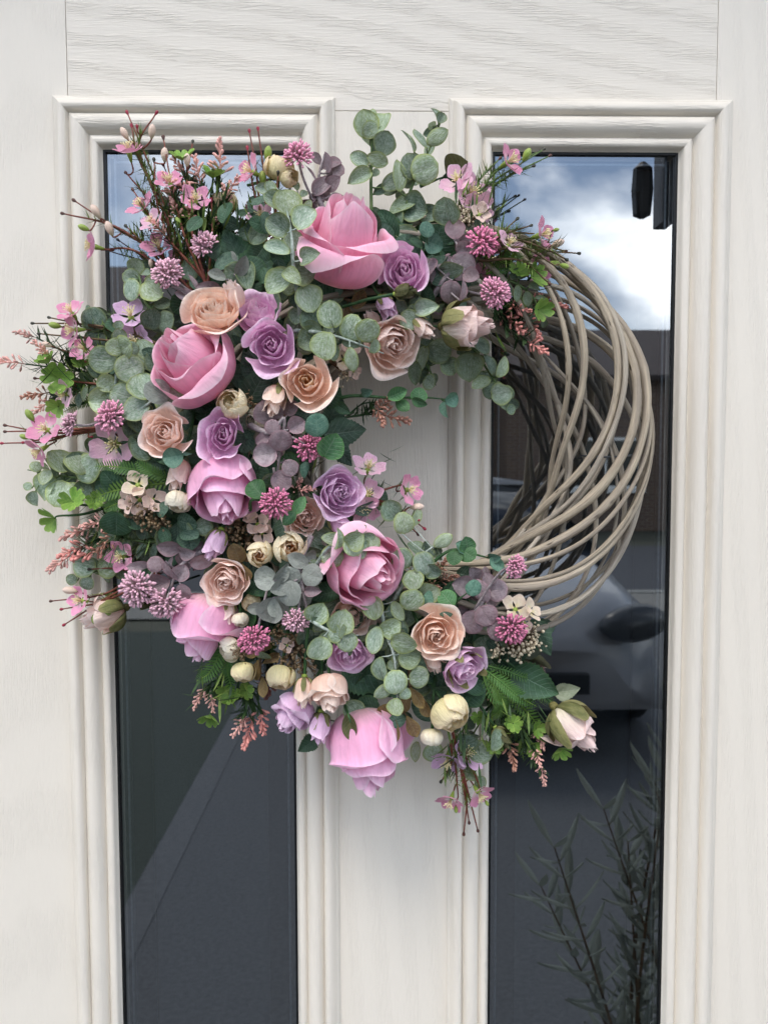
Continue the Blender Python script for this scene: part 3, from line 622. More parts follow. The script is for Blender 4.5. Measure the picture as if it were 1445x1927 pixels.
PINM = {k: [pin_mesh('florets', M[k], 10*i+j) for j in range(4)] for i, k in enumerate(('pin', 'pinp', 'pind'))}
def pincushion(label, x, y, rad, axis, mat='pin', dep=128, stem_to=None):
    ax = D3(*axis); c = P(x, y, dep)
    r = root('pincushion_flower', label, 'flower', c-ax*(rad*px(dep)*.25), None, 0, 'dusty pink pincushion flower heads')
    rg = random.Random(int(x+y)); s = rad*px(dep)*1.0
    q = ax.to_track_quat('Z', 'Y') @ Quaternion((0, 0, 1), rg.uniform(0, 6))
    link('florets', PINM[mat][int(x) % 4], r, (0, 0, 0), q, (s*rg.uniform(.9, 1.1), s*rg.uniform(.92, 1.08), s*rg.uniform(.75, .98)), kind='stuff')
    e = (P(*stem_to)-r.location) if stem_to else (-ax*.05)
    V, F, U = tube(catmull([-ax*s*.1, -ax*s*.5+e*.25, e], 6), .0011, 6); link('stem', mesh('stem', V, F, U, (M['stemm'],)), r)
    return r
# ---- leaves
def leaf_mesh(kind, seed):
    rg = random.Random(seed); cup = rg.uniform(-.25, .40); bend = rg.uniform(-.38, .22); tw = rg.uniform(-.4, .4); fold = rg.uniform(.03, .16); k = rg.uniform(0, 6)
    sh = {'round': lambda v: .52*max(0, sin(pi*min(1, (v*.97+.03))))**.52, 'oval': lambda v: .33*max(0, sin(pi*min(1, v*.97+.03)))**.62,
          'long': lambda v: .17*max(0, sin(pi*min(1, v*.96+.04)))**.8, 'rose': lambda v: .40*max(0, sin(pi*min(1, v**.82)))**.85*(1-.25*v),
          'spoon': lambda v: .30*max(0, sin(pi*min(1, v**1.5*.97+.02)))**.7}[kind]
    nu, nv = (8, 12) if kind != 'rose' else (8, 26)
    def fn(u, v):
        w_ = sh(v)
        if kind == 'rose' and abs(u) > .99: w_ *= 1.0+(.09 if int(v*26) % 2 else -.04)
        if kind == 'round': w_ *= 1+.04*sin(3*u+k)+.03*sin(v*9+k)
        x = u*w_; z = cup*u*u*w_*1.6+fold*abs(u)*w_*2+bend*v*v+tw*u*w_*v+.012*sin(8*v+3*u+k)
        return (x, v, z)
    return grid(nu, nv, fn)
LM = {}
def leafm(kind, mat, i):
    i = i % 9; key = (kind, mat, i)
    if key not in LM:
        V, F, U = leaf_mesh(kind, hash_(kind)+i)
        if kind == 'heart': pass
        LM[key] = mesh('leaf', V, F, U, (M[mat],))
    return LM[key]
def hash_(s): return sum(ord(c)*(i+3) for i, c in enumerate(s))
def screen_rot(ang, tx=0.0, ty=0.0):
    """leaf Y axis towards screen angle (degrees), faced to the viewer, then tipped"""
    a = radians(ang)
    y = Vector((cos(a), 0, sin(a))); n = Vector((0, -1, 0)); x = y.cross(n)
    m = Matrix((x, y, n)).transposed()
    return m @ Matrix.Rotation(tx, 3, 'X') @ Matrix.Rotation(ty, 3, 'Y')
def nearest(pts, p):
    return min(pts, key=lambda q: (q-p).length)
def sprig(label, pts, leaves=(), kind='round', mat='euc', name='eucalyptus_sprig', cat='foliage', smat='stemw', srad=1.0, auto=0, size=26, group=None, seed=0, a0=.15, spread=62, dd=6, tipleaf=True):
    """pts: (x, y, depth); leaves: (cx, cy, length px, angle, [tilt x, tilt y, extra depth, kind, mat])"""
    rg = random.Random(seed+int(pts[0][0])*3+int(pts[0][1]))
    W = [P(*p) for p in pts]; base = W[0]; extra = 13 if (leaves and name in ('eucalyptus_sprig', 'felted_leaf_sprig')) else 0; path = catmull(W, 8); mb = MB()
    r = root(name, label, cat, base, None, 0, group)
    V, F, U = tube([p-base for p in path], lambda t: (.0013*(1-t)+.0005)*srad, 6); mb.add(V, F, U)
    def one(c, L, ang, tx, ty, i, kd=None, mt=None):
        m = leafm(kd or kind, mt or mat, i); R = screen_rot(ang, tx, ty); b0 = c-(R @ Vector((0, .5, 0)))*L; R = R @ Matrix.Rotation(rg.uniform(-.3, .3), 3, 'X') @ Matrix.Rotation(rg.uniform(-.3, .3), 3, 'Y')
        link('leaf', m, r, b0-base, R, L)
        q = nearest(path, b0)
        if (q-b0).length > .001 and (q-b0).length < .03:
            V, F, U = tube([q-base, (q+b0)/2-base+Vector((0, 0, -.0006)), b0-base], .0006*srad, 4, False); mb.add(V, F, U)
    for i, l in enumerate(leaves):
        x, y, L, ang = l[:4]; tx = l[4] if len(l) > 4 else rg.uniform(-.35, .35); ty = l[5] if len(l) > 5 else rg.uniform(-.35, .35); ed = l[6] if len(l) > 6 else 0
        q = nearest(path, P(x, y, pts[0][2])); dep = -q.y*1000+dd+ed+rg.uniform(-1, 3)
        one(P(x, y, dep), L*.90*px(dep), ang, tx, ty, i+rg.randint(0, 4), l[7] if len(l) > 7 else None, l[8] if len(l) > 8 else None)
    for i in range(extra):
        q = path[rg.randint(2, len(path)-3)]; L = rg.uniform(20, 36)*px(90); ang = rg.uniform(0, 360); R = screen_rot(ang)
        one(q+(R @ Vector((0, .7, 0)))*L+Vector((0, rg.uniform(.004, .012), 0)), L, ang, rg.uniform(-.7, .7), rg.uniform(-.7, .7), rg.randint(0, 4), rg.choice((kind, 'oval')), rg.choice((mat, 'eucdark' if 'euc' in mat else mat)))
    for i in range(auto):
        t = a0+(1-a0)*(i+.5)/auto; k = min(len(path)-2, int(t*(len(path)-1))); p = path[k]; d = path[k+1]-path[max(0, k-1)]
        sa = math.degrees(math.atan2(d.z, d.x)); L = size*px(-p.y*1000)*(1.1-.45*t)*rg.uniform(.82, 1.15)
        for s in (-1, 1):
            ang = sa+s*(spread+rg.uniform(-18, 18))*(1-.25*t); R = screen_rot(ang)
            c = p+(R @ Vector((0, .62, 0)))*L+Vector((0, -rg.uniform(-.004, dd*.001), 0))
            one(c, L, ang, rg.uniform(-.7, .7), rg.uniform(-.8, .8), rg.randint(0, 4))
    if auto and tipleaf:
        d = path[-1]-path[-3]; sa = math.degrees(math.atan2(d.z, d.x)); L = size*.62*px(-path[-1].y*1000); R = screen_rot(sa)
        one(path[-1]+(R @ Vector((0, .5, 0)))*L, L, sa, rg.uniform(-.4, .4), rg.uniform(-.5, .5), 2)
    link('stem', mb.mesh('stem', M[smat]), r)
    return r
# ---- clover-like bright green sprigs
def clover_leaf():
    def fn(u, v):
        w_ = .46*sin(pi*min(1, v*.62+.02))**1.1*(1 if v < .95 else .92); y = v*(1+(-.24+.26*math.sqrt(max(0, 1-((abs(u)-.52)/.52)**2)))*v*v)
        return (u*w_, y, .22*abs(u)*w_*1.6+.12*v*v)
    return grid(8, 8, fn)
CLM = {}
def clover(label, heads, base, mat='bright', smat='stemdg', name='clover_sprig', n=4):
    """heads: (x, y, leaf px, tilt axis)"""
    b = P(*base); r = root(name, label, 'foliage', b, None, 0, 'bright green clover-leaf sprigs')
    if mat not in CLM: V, F, U = clover_leaf(); CLM[mat] = mesh('leaf', V, F, U, (M[mat],))
    rg = random.Random(int(base[0]*3+base[1])); mb = MB()
    for h in heads:
        x, y, L, ax = h[:4]; dep = h[4] if len(h) > 4 else base[2]+12; nn = h[5] if len(h) > 5 else n
        c = P(x, y, dep); A = D3(*ax); q = A.to_track_quat('Z', 'Y'); r0 = rg.uniform(0, 6.28)
        for i in range(nn):
            g = r0+i*6.283/nn+rg.uniform(-.15, .15); up = rg.uniform(.25, .55)
            R = (q @ Quaternion((0, 0, 1), g)).to_matrix() @ Matrix.Rotation(up, 3, 'X')
            link('leaf', CLM[mat], r, c-b, R, L*px(dep)*rg.uniform(.9, 1.1))
        V, F, U = tube(catmull([Vector((0, 0, 0)), (c-b)*.55+Vector((0, .003, -.002)), c-b-A*.004, c-b+A*.0004], 5), lambda t: .0009*(1-t)+.0006, 6); mb.add(V, F, U)
    link('stem', mb.mesh('stem', M[smat]), r); return r
# ---- ferns: rachis with paired pinnae
def fern(label, fronds, mat='fern'):
    b = P(*fronds[0][0][0]); r = root('fern_sprig', label, 'foliage', b, None, 0, 'bright green narrow fern sprigs')
    for pts, wd in fronds:
        path = catmull([P(*p)-b for p in pts], 8); mb = MB(); V, F, U = tube(path, lambda t: .0008*(1-t)+.0003, 5); mb.add(V, F, U)
        n = len(path); rg = random.Random(int(pts[0][0]))
        dn = 1
        for i in range(n-1):
            for sub in range(dn):
                t = (i+sub/dn)/(n-1)
                if t < .12: continue
                p = path[i].lerp(path[i+1], sub/dn); d = (path[i+1]-path[i]).normalized(); L = wd*px(100)*sin(pi*(.12+.86*t))**.6
                side = d.cross(Vector((0, -1, 0.15))).normalized()
                for s in (-1, 1):
                    a = (side*s*.95+d*.5+Vector((0, -.25+rg.uniform(-.1, .1), 0))).normalized()
                    wv = d*min(L*.26, (path[i+1]-path[i]).length*.8)
                    mb.add([p-wv*.5, p+wv*.5, p+a*L*.6+wv*.55, p+a*L, p+a*L*.6-wv*.45], [(0, 1, 2, 3, 4)], [(.2, .2), (.8, .2), (.8, .6), (.5, 1), (.2, .6)])
        link('frond', mb.mesh('frond', M[mat], smooth=False), r)
    return r
# ---- spikes of tiny club florets with narrow dark leaves
def spike_mesh(mat, seed, n=19):
    rg = random.Random(seed); mb = MB()
    for i in range(n):
        t = i/(n-1); z = .08+.86*t; th = i*2.4+rg.uniform(-.5, .5); el = .5+.8*t+rg.uniform(-.25, .25); L = .38*(1-.5*t)*rg.uniform(.75, 1.25)
        d = Vector((cos(th)*cos(el), sin(th)*cos(el), sin(el)))
        V, F, U = lathe([(.012, 0), (.022, L*.35), (.050, L*.72), (.036, L*.92), (.008, L*1.02)], 5)
        mb.add(V, F, U, frame(Vector((0, 0, z)), d))
    V, F, U = tube([Vector((0, 0, 0)), Vector((.01, 0, .5)), Vector((0, 0, .95))], .018, 5); mb.add(V, F, U)
    return mb.mesh('florets', M[mat])
SPM = {k: [spike_mesh(k, 5+i*7+j) for j in range(3)] for i, k in enumerate(('salmon', 'salmonb', 'coral'))}
def spikes(label, items, base, mat='salmon', leaves=True, lmat='needled', lf=1.0):
    """items: (x, y, length px, screen angle[, towards viewer]) centre of each spike"""
    b = P(*base); r = root('salmon_spike_sprig', label, 'foliage', b, None, 0, 'sprigs of tiny salmon pink spikes'); mb = MB(); nb = MB(); rg = random.Random(int(base[0]+base[1]*2))
    for i, it in enumerate(items):
        x, y, L, a = it[:4]; tz = it[4] if len(it) > 4 else .25; m_ = it[5] if len(it) > 5 else mat; dep = base[2]+8+rg.uniform(-4, 6)
        A = D3(cos(radians(a)), sin(radians(a)), tz); s = L*px(dep); c = P(x, y, dep)-A*s*.5
        link('florets', SPM[m_][i % 3], r, c-b, A.to_track_quat('Z', 'Y') @ Quaternion((0, 0, 1), i*1.7), (s*1.25, s*1.25, s*1.08), kind='stuff')
        path = catmull([Vector((0, 0, 0)), (c-b)*.6-A*.004, c-b], 8); V, F, U = tube(path, .0007, 5); mb.add(V, F, U)
        if leaves:
            for k in range(int(38*lf)):
                t = rg.uniform(.25, 1.0); p = path[int(t*(len(path)-1))]; d = Vector((rg.gauss(0, 1), rg.gauss(0, .7), rg.gauss(0, 1)))+A*1.8; d.normalize()
                V, F, U = grid(2, 4, lambda u, v: (u*.075*sin(pi*min(1, v*.95+.05)), v, .1*v*v))
                Ls = rg.uniform(20, 40)*px(90); mb2 = Matrix.Translation(p) @ d.to_track_quat('Y', 'Z').to_matrix().to_4x4() @ Matrix.Scale(Ls, 4); nb.add(V, F, U, mb2)
    link('stem', mb.mesh('stem', M['stemdg']), r)
    if leaves: link('needle_leaves', nb.mesh('needle_leaves', M[lmat]), r, kind='stuff')
    return r
# ---- waxflower sprays
BM = {}
def blossom_parts(mat, n=5):
    if (mat, n) in BM: return BM[mat, n]
    L = []
    for j in range(3):
        rg = random.Random(40+j); bz = ((.06, 0), (.55, .05), (.82, .18+.1*j), (1.0, .42+.08*j))
        V, F, U = petal(bz, 3.3/n*.98, 0, .08, .42, rg, 10, 8, .0, .05, .0, narrow=.22); L.append(mesh('petal', V, F, U, (M[mat],)))
    mb = MB(); rg = random.Random(3)
    for i in range(15):
        a = i*2.4; d = Vector((cos(a)*.38*(i % 3+1)/3, sin(a)*.38*(i % 3+1)/3, .62)); V, F, U = tube([Vector((0, 0, .04)), d*.6+Vector((0, 0, .1)), d], .024, 4); mb.add(V, F, U)
        V, F, U = lathe([(.01, -.05), (.05, 0), (.01, .05)], 5); mb.add(V, F, U, Matrix.Translation(d))
    st = mb.mesh('stamens', M['stamen']); mb = MB(); V, F, U = lathe([(.05, -.62), (.11, -.45), (.16, -.2), (.20, -.02), (.13, .06)], 8); mb.add(V, F, U)
    BM[mat, n] = (L, st, mb.mesh('calyx', M['calyx'])); return BM[mat, n]
def blossom(parent, off, A, s, mat, rg, n=5):
    L, st, cal = blossom_parts(mat, n); q = A.to_track_quat('Z', 'Y') @ Quaternion((0, 0, 1), rg.uniform(0, 6))
    b = link('blossom', cal, parent, off, q, s)
    for i in range(n): link('petal', L[rg.randint(0, 2)], b, (0, 0, 0), Quaternion((0, 0, 1), i*2*pi/n+rg.uniform(-.08, .08)), rg.uniform(.92, 1.06))
    if n == 5: link('stamens', st, b)
    return b
BUDM = {}
def bud_mesh(k):
    if k not in BUDM:
        if k in 'pg': V, F, U = lathe([(.06, -.95), (.16, -.8), (.36, -.45), (.48, 0), (.42, .42), (.22, .72), (.04, .82)], 12, -.07)
        else: V, F, U = lathe([(.10, -1.0), (.17, -.5), (.34, -.05), (.40, .25), (.26, .52), (.06, .6)], 8)
        BUDM[k] = mesh('bud', V, F, U, (M[{'p': 'budp', 'g': 'budg', 'd': 'tipd', 'b': 'tipb', 'r': 'tipr'}[k]],))
    return BUDM[k]
def wax(label, stems, blossoms=(), buds=(), tips='d', smat='stemr', needles=26, nmat='needle', mat='wax', group='pink waxflower sprays'):
    """stems: polylines of (x, y, depth); first starts at the base. blossoms: (x, y, r px, axis[, mat]); buds: (x, y, r px, angle, kind)"""
    b = P(*stems[0][0]); r = root('waxflower_spray', label, 'flower', b, None, 0, group); rg = random.Random(int(stems[0][0][0]*5+stems[0][0][1])); mb = MB(); nb = MB(); allp = []
    for si, s in enumerate(stems):
        path = catmull([P(*p)-b for p in s], 8); allp.append(path); V, F, U = tube(path, lambda t: .0008*(1-t)+.0006, 6); mb.add(V, F, U)
        k = tips[si % len(tips)]
        if k != '-':
            A = (path[-1]-path[-3]).normalized(); link('bud', bud_mesh(k), r, path[-1]+A*.002, A.to_track_quat('Z', 'Y'), rg.uniform(.0034, .0042))
        for j in range(int(needles*1.6)):
            t = rg.uniform(.05, .8); p = path[int(t*(len(path)-1))]; d = (path[-1]-path[0]).normalized()*.9+Vector((rg.gauss(0, .6), rg.gauss(0, .5), rg.gauss(0, .6))); d.normalize()
            V, F, U = grid(1, 2, lambda u, v: (u*.065*(1-v*.9), v, .1*v*v)); nb.add(V, F, U, Matrix.Translation(p) @ d.to_track_quat('Y', 'Z').to_matrix().to_4x4() @ Matrix.Scale(rg.uniform(.006, .013), 4))
    flat = [p for q in allp for p in q]
    def tie(c, A):
        e = c-A; q = min(flat, key=lambda p: (p-e).length+ (0.02 if (p-c).length < .004 else 0))
        V, F, U = tube(catmull([q, (q+e)/2-A*.1, e, c-A*.5], 5), .0007, 5, False); mb.add(V, F, U)
    dep = sum(p[2] for p in stems[0])/len(stems[0])
    for x, y, rr, axs, *mm in blossoms:
        A = D3(*axs); d_ = dep+8; c = P(x, y, d_)-b; s = rr*1.12*px(d_); blossom(r, c-A*s*.3, A, s, mm[0] if mm else mat, rg); tie(c-A*s*.3, A*s*1.1)
    for x, y, rr, ang, k in buds:
        A = D3(cos(radians(ang)), sin(radians(ang)), .2); d_ = dep+5; c = P(x, y, d_)-b; s = rr*px(d_)*1.25
        link('bud', bud_mesh(k), r, c, A.to_track_quat('Z', 'Y'), s); tie(c, A*s)
    link('stem', mb.mesh('stem', M[smat]), r)
    if needles: link('needle_leaves', nb.mesh('needle_leaves', M[nmat]), r, kind='stuff')
    return r
# ---- beaded berry clusters with little cream florets
def berry_mesh(mat, seed, n=34):
    rg = random.Random(seed); mb = MB()
    for i in range(n):
        d = Vector((rg.gauss(0, .42), rg.gauss(0, .42), rg.uniform(.25, .9))); V, F, U = tube([Vector((0, 0, -.3)), d*.5, d], .02, 4, False); mb.add(V, F, U, None, 1)
        q = rg.uniform(.075, .12); V, F, U = lathe([(q*.2, -q), (q*.85, -q*.5), (q, 0), (q*.85, q*.5), (q*.2, q)], 7); mb.add(V, F, U, Matrix.Translation(d))
    return mb.mesh('berries', M[mat], M['stemb'])
BRM = {k: [berry_mesh(k, i*9+j) for j in range(2)] for i, k in enumerate(('berry', 'berryc'))}
def berries(label, clumps, florets, base, mat='berry'):
    """clumps: (x, y, r px); florets: (x, y, r px, axis[, mat, petals])"""
    b = P(*base); r = root('berry_sprig', label, 'berries', b, None, 0, 'brown beaded berry sprigs'); rg = random.Random(int(base[0])); mb = MB()
    for i, (x, y, rr) in enumerate(clumps):
        dep = base[2]+10; c = P(x, y, dep)-b; A = (c+Vector((0, -.02, 0))).normalized() if c.length > .001 else Vector((0, -1, 0)); s = rr*px(dep)*1.1
        link('berries', BRM[mat][i % 2], r, c-A*s*.5, A.to_track_quat('Z', 'Y') @ Quaternion((0, 0, 1), i*2.), s, kind='stuff'); V, F, U = tube([Vector((0, 0, 0)), c-A*s*.7], .0009, 5); mb.add(V, F, U)
    for x, y, rr, axs, *mm in florets:
        dep = base[2]+16; c = P(x, y, dep)-b; A = D3(*axs); s = rr*px(dep); blossom(r, c-A*s*.3, A, s, mm[0] if mm else 'floret', rg, mm[1] if len(mm) > 1 else 4)
        V, F, U = tube([Vector((0, 0, 0)), c-A*s*.9], .0008, 5); mb.add(V, F, U)
    link('stem', mb.mesh('stem', M['stemb']), r); return r
# ================================================================ the flowers, each where it stands
F = flower; GP = 'large pink roses'; GL = 'lilac roses'; GH = 'peach and blush roses'; GR = 'cream ranunculus flowers'; GB = 'rose buds'
F('tea', 'largest pink rose, cupped upright at the top of the wreath, half behind green eucalyptus', 648, 452, 93, (.16, .80, .62), M['pink'], 112, 0.4, 3, group=GP)
F('tea', 'large pink rose opening up and left, below the peach rose at upper left', 358, 680, 84, (-.42, .45, .80), M['pink'], 116, 2.2, 5, group=GP)
F('tea', 'large pink rose tipped downwards, directly under the long lilac rose', 424, 925, 78, (.16, -.70, .62), M['pinkpale'], 108, 1.0, 8, group=GP)
F('tea', 'large pink rose at the heart of the lower wreath, opening to the right', 690, 1068, 82, (.50, -.22, .80), M['pink'], 118, .6, 12, group=GP)
F('tea', 'pink rose drooping at lower left beneath two pincushion flowers', 385, 1180, 74, (-.22, -.93, .22), M['pinkpale'], 84, 1.9, 14, group=GP)
F('tea', 'large pale pink rose hanging at the very bottom of the wreath', 694, 1404, 86, (.10, -.92, .30), M['pinkpale'], 92, 1.3, 33, group=GP, sq=(.96, .96, 1.08))
F('open', 'lilac rose right beside the topmost large pink rose', 762, 512, 50, (-.10, .08, 1), M['lilac'], 112, group=GL, sq=(.86, 1, 1))
F('open', 'fully open lilac rose between the peach rose and the apricot rose', 511, 650, 51, (.02, .02, 1), M['lilac'], 126, .8, 31, group=GL)
F('open', 'lilac rose tucked behind the open one, beside the small blush bud', 484, 592, 46, (-.12, .50, .75), M['lilac'], 110, group=GL)
F('open', 'narrow lilac rose just above the downturned pink rose', 421, 820, 46, (.05, .06, 1), M['lilac'], 122, group=GL, sq=(.86, 1.15, 1))
F('open', 'lilac rose facing right on the inner edge beside pink blossoms', 637, 926, 50, (.34, -.02, .9), M['lilacpale'], 114, group=GL)
F('open', 'lilac rose low in the wreath, half under frosted round leaves', 657, 1230, 41, (.02, -.40, .9), M['lilac'], 112, group=GL)
F('open', 'lilac rose with green sepals beneath the peach rose at lower right', 874, 1258, 48, (.42, -.30, .75), M['lilac'], 108, sepals=True, group=GL)
F('tea', 'pale lilac rose drooping left above the bottom edge of the wreath', 550, 1343, 44, (-.48, -.66, .45), M['lilacpale'], 96, group=GL)
F('open', 'peach rose above the upper left large pink rose', 403, 589, 56, (.02, .38, .9), M['peach'], 122, .3, 41, group=GH, sq=(1, .84, 1))
F('open', 'warm apricot-centred rose below the open lilac rose', 578, 718, 50, (.0, .05, 1), M['peach'], 126, 1.4, 43, M['apricot'], group=GH)
F('open', 'blush rose on the left between pincushions and the narrow lilac rose', 312, 815, 48, (-.05, .12, 1), M['blush'], 116, group=GH)
F('open', 'blush rose hanging over the inner opening near the top', 738, 645, 54, (.34, -.32, .85), M['blush'], 104, 2.0, 47, group=GH)
F('open', 'pale blush rose under the two open cream ranunculus', 426, 1093, 47, (-.05, -.10, 1), M['blush'], 108, group=GH)
F('open', 'peach rose facing forward at lower right above the lilac rose', 820, 1193, 53, (.03, .02, 1), M['peach'], 118, .5, 53, group=GH)
F('open', 'small blush rose half hidden beneath the inner lilac rose', 573, 972, 38, (.25, -.15, .9), M['blush'], 100, group=GH)
F('tea', 'pale blush rose turned downwards above the bottom large rose', 622, 1304, 42, (.10, -.80, .55), M['peach'], 114, group=GH)
F('bud', 'small blush rose tucked under the forward-facing peach rose', 815, 1243, 27, (.3, -.75, .4), M['peach'], 104, group=GH, sepals=False)
F('open', 'peach rose hidden behind frosted leaves below the central pink rose', 662, 1162, 44, (.3, -.1, .9), M['peach'], 94, group=GH)
F('bud', 'pink-blush rosebud standing up behind the peach rose', 440, 556, 30, (-.15, .85, .4), M['blush'], 114, group=GB, sepals=False)
F('bud', 'blush rosebud with green cap pointing down beside the apricot rose', 517, 754, 34, (-.20, -.85, .4), M['peach'], 122, group=GB)
F('bud', 'slim blush rosebud beside the rose over the opening, pointing right', 795, 616, 28, (.62, -.60, .4), M['blush'], 104, group=GB)
F('bud', 'lilac rosebud below the right lilac rose, pointing down', 728, 576, 27, (.45, -.72, .4), M['lilacpale'], 110, group=GB)
F('bud', 'lilac rosebud with a green cap under the inner lilac rose', 640, 990, 30, (.55, -.62, .4), M['lilac'], 106, group=GB)
F('bud', 'lilac rosebud hanging left of the beaded brown berries', 404, 1024, 32, (-.35, -.85, .3), M['lilacpale'], 104, group=GB)
F('bud', 'lilac rosebud hanging straight down left of the bottom pink rose', 602, 1370, 32, (-.05, -.95, .2), M['lilacpale'], 100, group=GB)
F('bud', 'blush rosebud in green sepals above the drooping lilac rose', 572, 1302, 30, (-.02, -.95, .35), M['peach'], 112, group=GB)
F('bud', 'pale rosebud pointing down below the pale blush rose', 430, 1150, 26, (.05, -.95, .3), M['blush'], 98, group=GB)
F('bud', 'starry open blush bud hanging above the ivory ball bud', 335, 893, 34, (-.20, -.85, .3), M['blush'], 104, group=GB, sepals=False)
F('bud', 'blush bud with green sepals behind the open rose over the opening', 702, 603, 22, (-.4, .6, .4), M['blush'], 92, group=GB)
F('tea', 'large cream and blush bud in olive sepals at the upper right of the flowers', 876, 612, 50, (.90, -.04, .42), M['budcream'], 104, .3, sepals=True, sq=(.82, .82, 1.12), group='large cream rose buds')
F('tea', 'large cream and pink bud at the lower right tip of the wreath', 1076, 1366, 52, (.66, -.70, .30), M['budcream'], 84, .9, sepals=True, sq=(.80, .80, 1.15), group='large cream rose buds')
F('tea', 'large blush bud poking out at the lower left under red twigs', 198, 1156, 42, (-.86, -.25, .35), M['blush'], 60, .5, sepals=True, sq=(.85, .85, 1.12), group='large cream rose buds')
F('bud', 'closed olive green bud lying across the right lilac rose', 763, 549, 22, (.95, .12, .3), M['olive'], 134, group=GB)
F('bud', 'closed olive green bud on a bare stem at lower right', 944, 1388, 24, (.55, -.8, .2), M['olive'], 84, group=GB)
def R_(label, x, y, r, ax, mat='cream', dep=114, **k): return flower('ranun', label, x, y, r, ax, M[mat], dep, name='ranunculus', group=GR, **k)
R_('cream ranunculus with an orange hole beside the upper left pink rose', 437, 757, 32, (-.10, .30, .9), dep=122)
R_('ivory ranunculus ball hanging beside the downturned pink rose', 335, 945, 27, (-.15, -.75, .45), 'ivory', 112)
R_('open cream ranunculus with a golden centre, right of its smaller neighbour', 545, 1030, 35, (.20, .10, 1), mat2=M['apricot'], dep=120)
R_('smaller open cream ranunculus left of the golden-centred one', 488, 1043, 28, (.05, -.10, 1), mat2=M['apricot'], dep=116)
R_('ivory ranunculus bud partly behind a pink pincushion at lower left', 431, 1222, 26, (-.72, -.20, .5), 'ivory', 104)
R_('yellowish cream ranunculus below the pincushion at lower left', 458, 1267, 27, (.05, -.85, .4), 'yellow', 98)
R_('plump cream ranunculus with a pink blush beside brown leaves', 527, 1277, 32, (-.10, -.80, .5), 'yellow', 104)
R_('large yellow-cream ranunculus at lower right above the ivory bud', 848, 1345, 43, (.40, -.55, .65), 'yellow', 106)
R_('small closed ivory ranunculus bud hanging at lower right', 813, 1390, 24, (-.05, -.95, .3), 'ivory', 100)
R_('pale yellow ranunculus among the dark red tips at the top', 527, 313, 32, (.15, .85, .3), 'yellow', 72)
R_('small pale yellow ranunculus beside the larger yellow one at the top', 545, 332, 21, (.6, -.1, .5), 'yellow', 76)
R_('pale yellow ranunculus behind salmon spikes at upper left', 421, 378, 29, (-.1, .8, .3), 'yellow', 56)
R_('small ivory ranunculus behind the mauve leaves near the middle', 482, 790, 24, (-.45, -.1, .7), 'ivory', 104)
R_('yellow-white ranunculus bud behind the grey leaves under the blush rose', 472, 1135, 20, (.2, -.4, .7), 'yellow', 98)
PN = pincushion
PN('pincushion flower at the top standing beside the yellow ranunculus', 561, 288, 31, (.0, .75, .6), 'pin', 84, (600, 400, 60))
PN('pincushion flower at upper left beneath the salmon spikes', 382, 456, 27, (-.35, .45, .7), 'pinp', 92, (430, 520, 70))
PN('pincushion flower at upper left facing forward below the wax blossoms', 313, 511, 30, (.02, .1, 1), 'pinp', 92, (375, 560, 70))
PN('plump pincushion flower turned left, above the pale lilac blossom', 203, 783, 32, (-.45, .15, .8), 'pin', 104, (260, 760, 80))
PN('spiky pincushion flower seen from its side, farthest left', 130, 797, 25, (-.85, .25, .4), 'pinp', 92, (200, 790, 80))
PN('deep pink pincushion flower right of the mauve leaves at the top', 909, 451, 31, (.05, .3, .9), 'pind', 104, (850, 500, 80))
PN('rosy pincushion flower above the salmon spikes at upper right', 934, 550, 31, (.30, .05, .9), 'pin', 116, (850, 540, 80))
PN('small pincushion flower on a curved pale stem near the centre', 584, 842, 28, (.50, -.30, .75), 'pind', 132, (525, 810, 110))
PN('pincushion flower facing forward in the very middle of the arrangement', 518, 948, 33, (-.02, -.1, 1), 'pind', 134, (515, 880, 115))
PN('pale pincushion flower at lower left, upper one of the touching pair', 256, 1109, 37, (-.15, -.12, .95), 'pinp', 108, (300, 1060, 80))
PN('pincushion flower at lower left, lower one of the touching pair', 310, 1139, 36, (-.02, -.50, .85), 'pinp', 104, (330, 1080, 80))
PN('pincushion flower in front of the cream buds at lower left', 477, 1206, 32, (-.05, -.22, .95), 'pind', 130, (505, 1100, 110))
PN('pincushion flower hanging from a white stem under the grey leaves', 556, 1171, 28, (-.15, -.60, .75), 'pinp', 130, (570, 1060, 110))
PN('pincushion flower facing forward beside the beaded berries at lower right', 963, 1184, 32, (.02, .02, 1), 'pind', 108, (900, 1160, 80))
PN('pincushion flower lying over the lowest willow rods', 971, 1067, 25, (.65, -.25, .6), 'pin', 122, (890, 1150, 95))
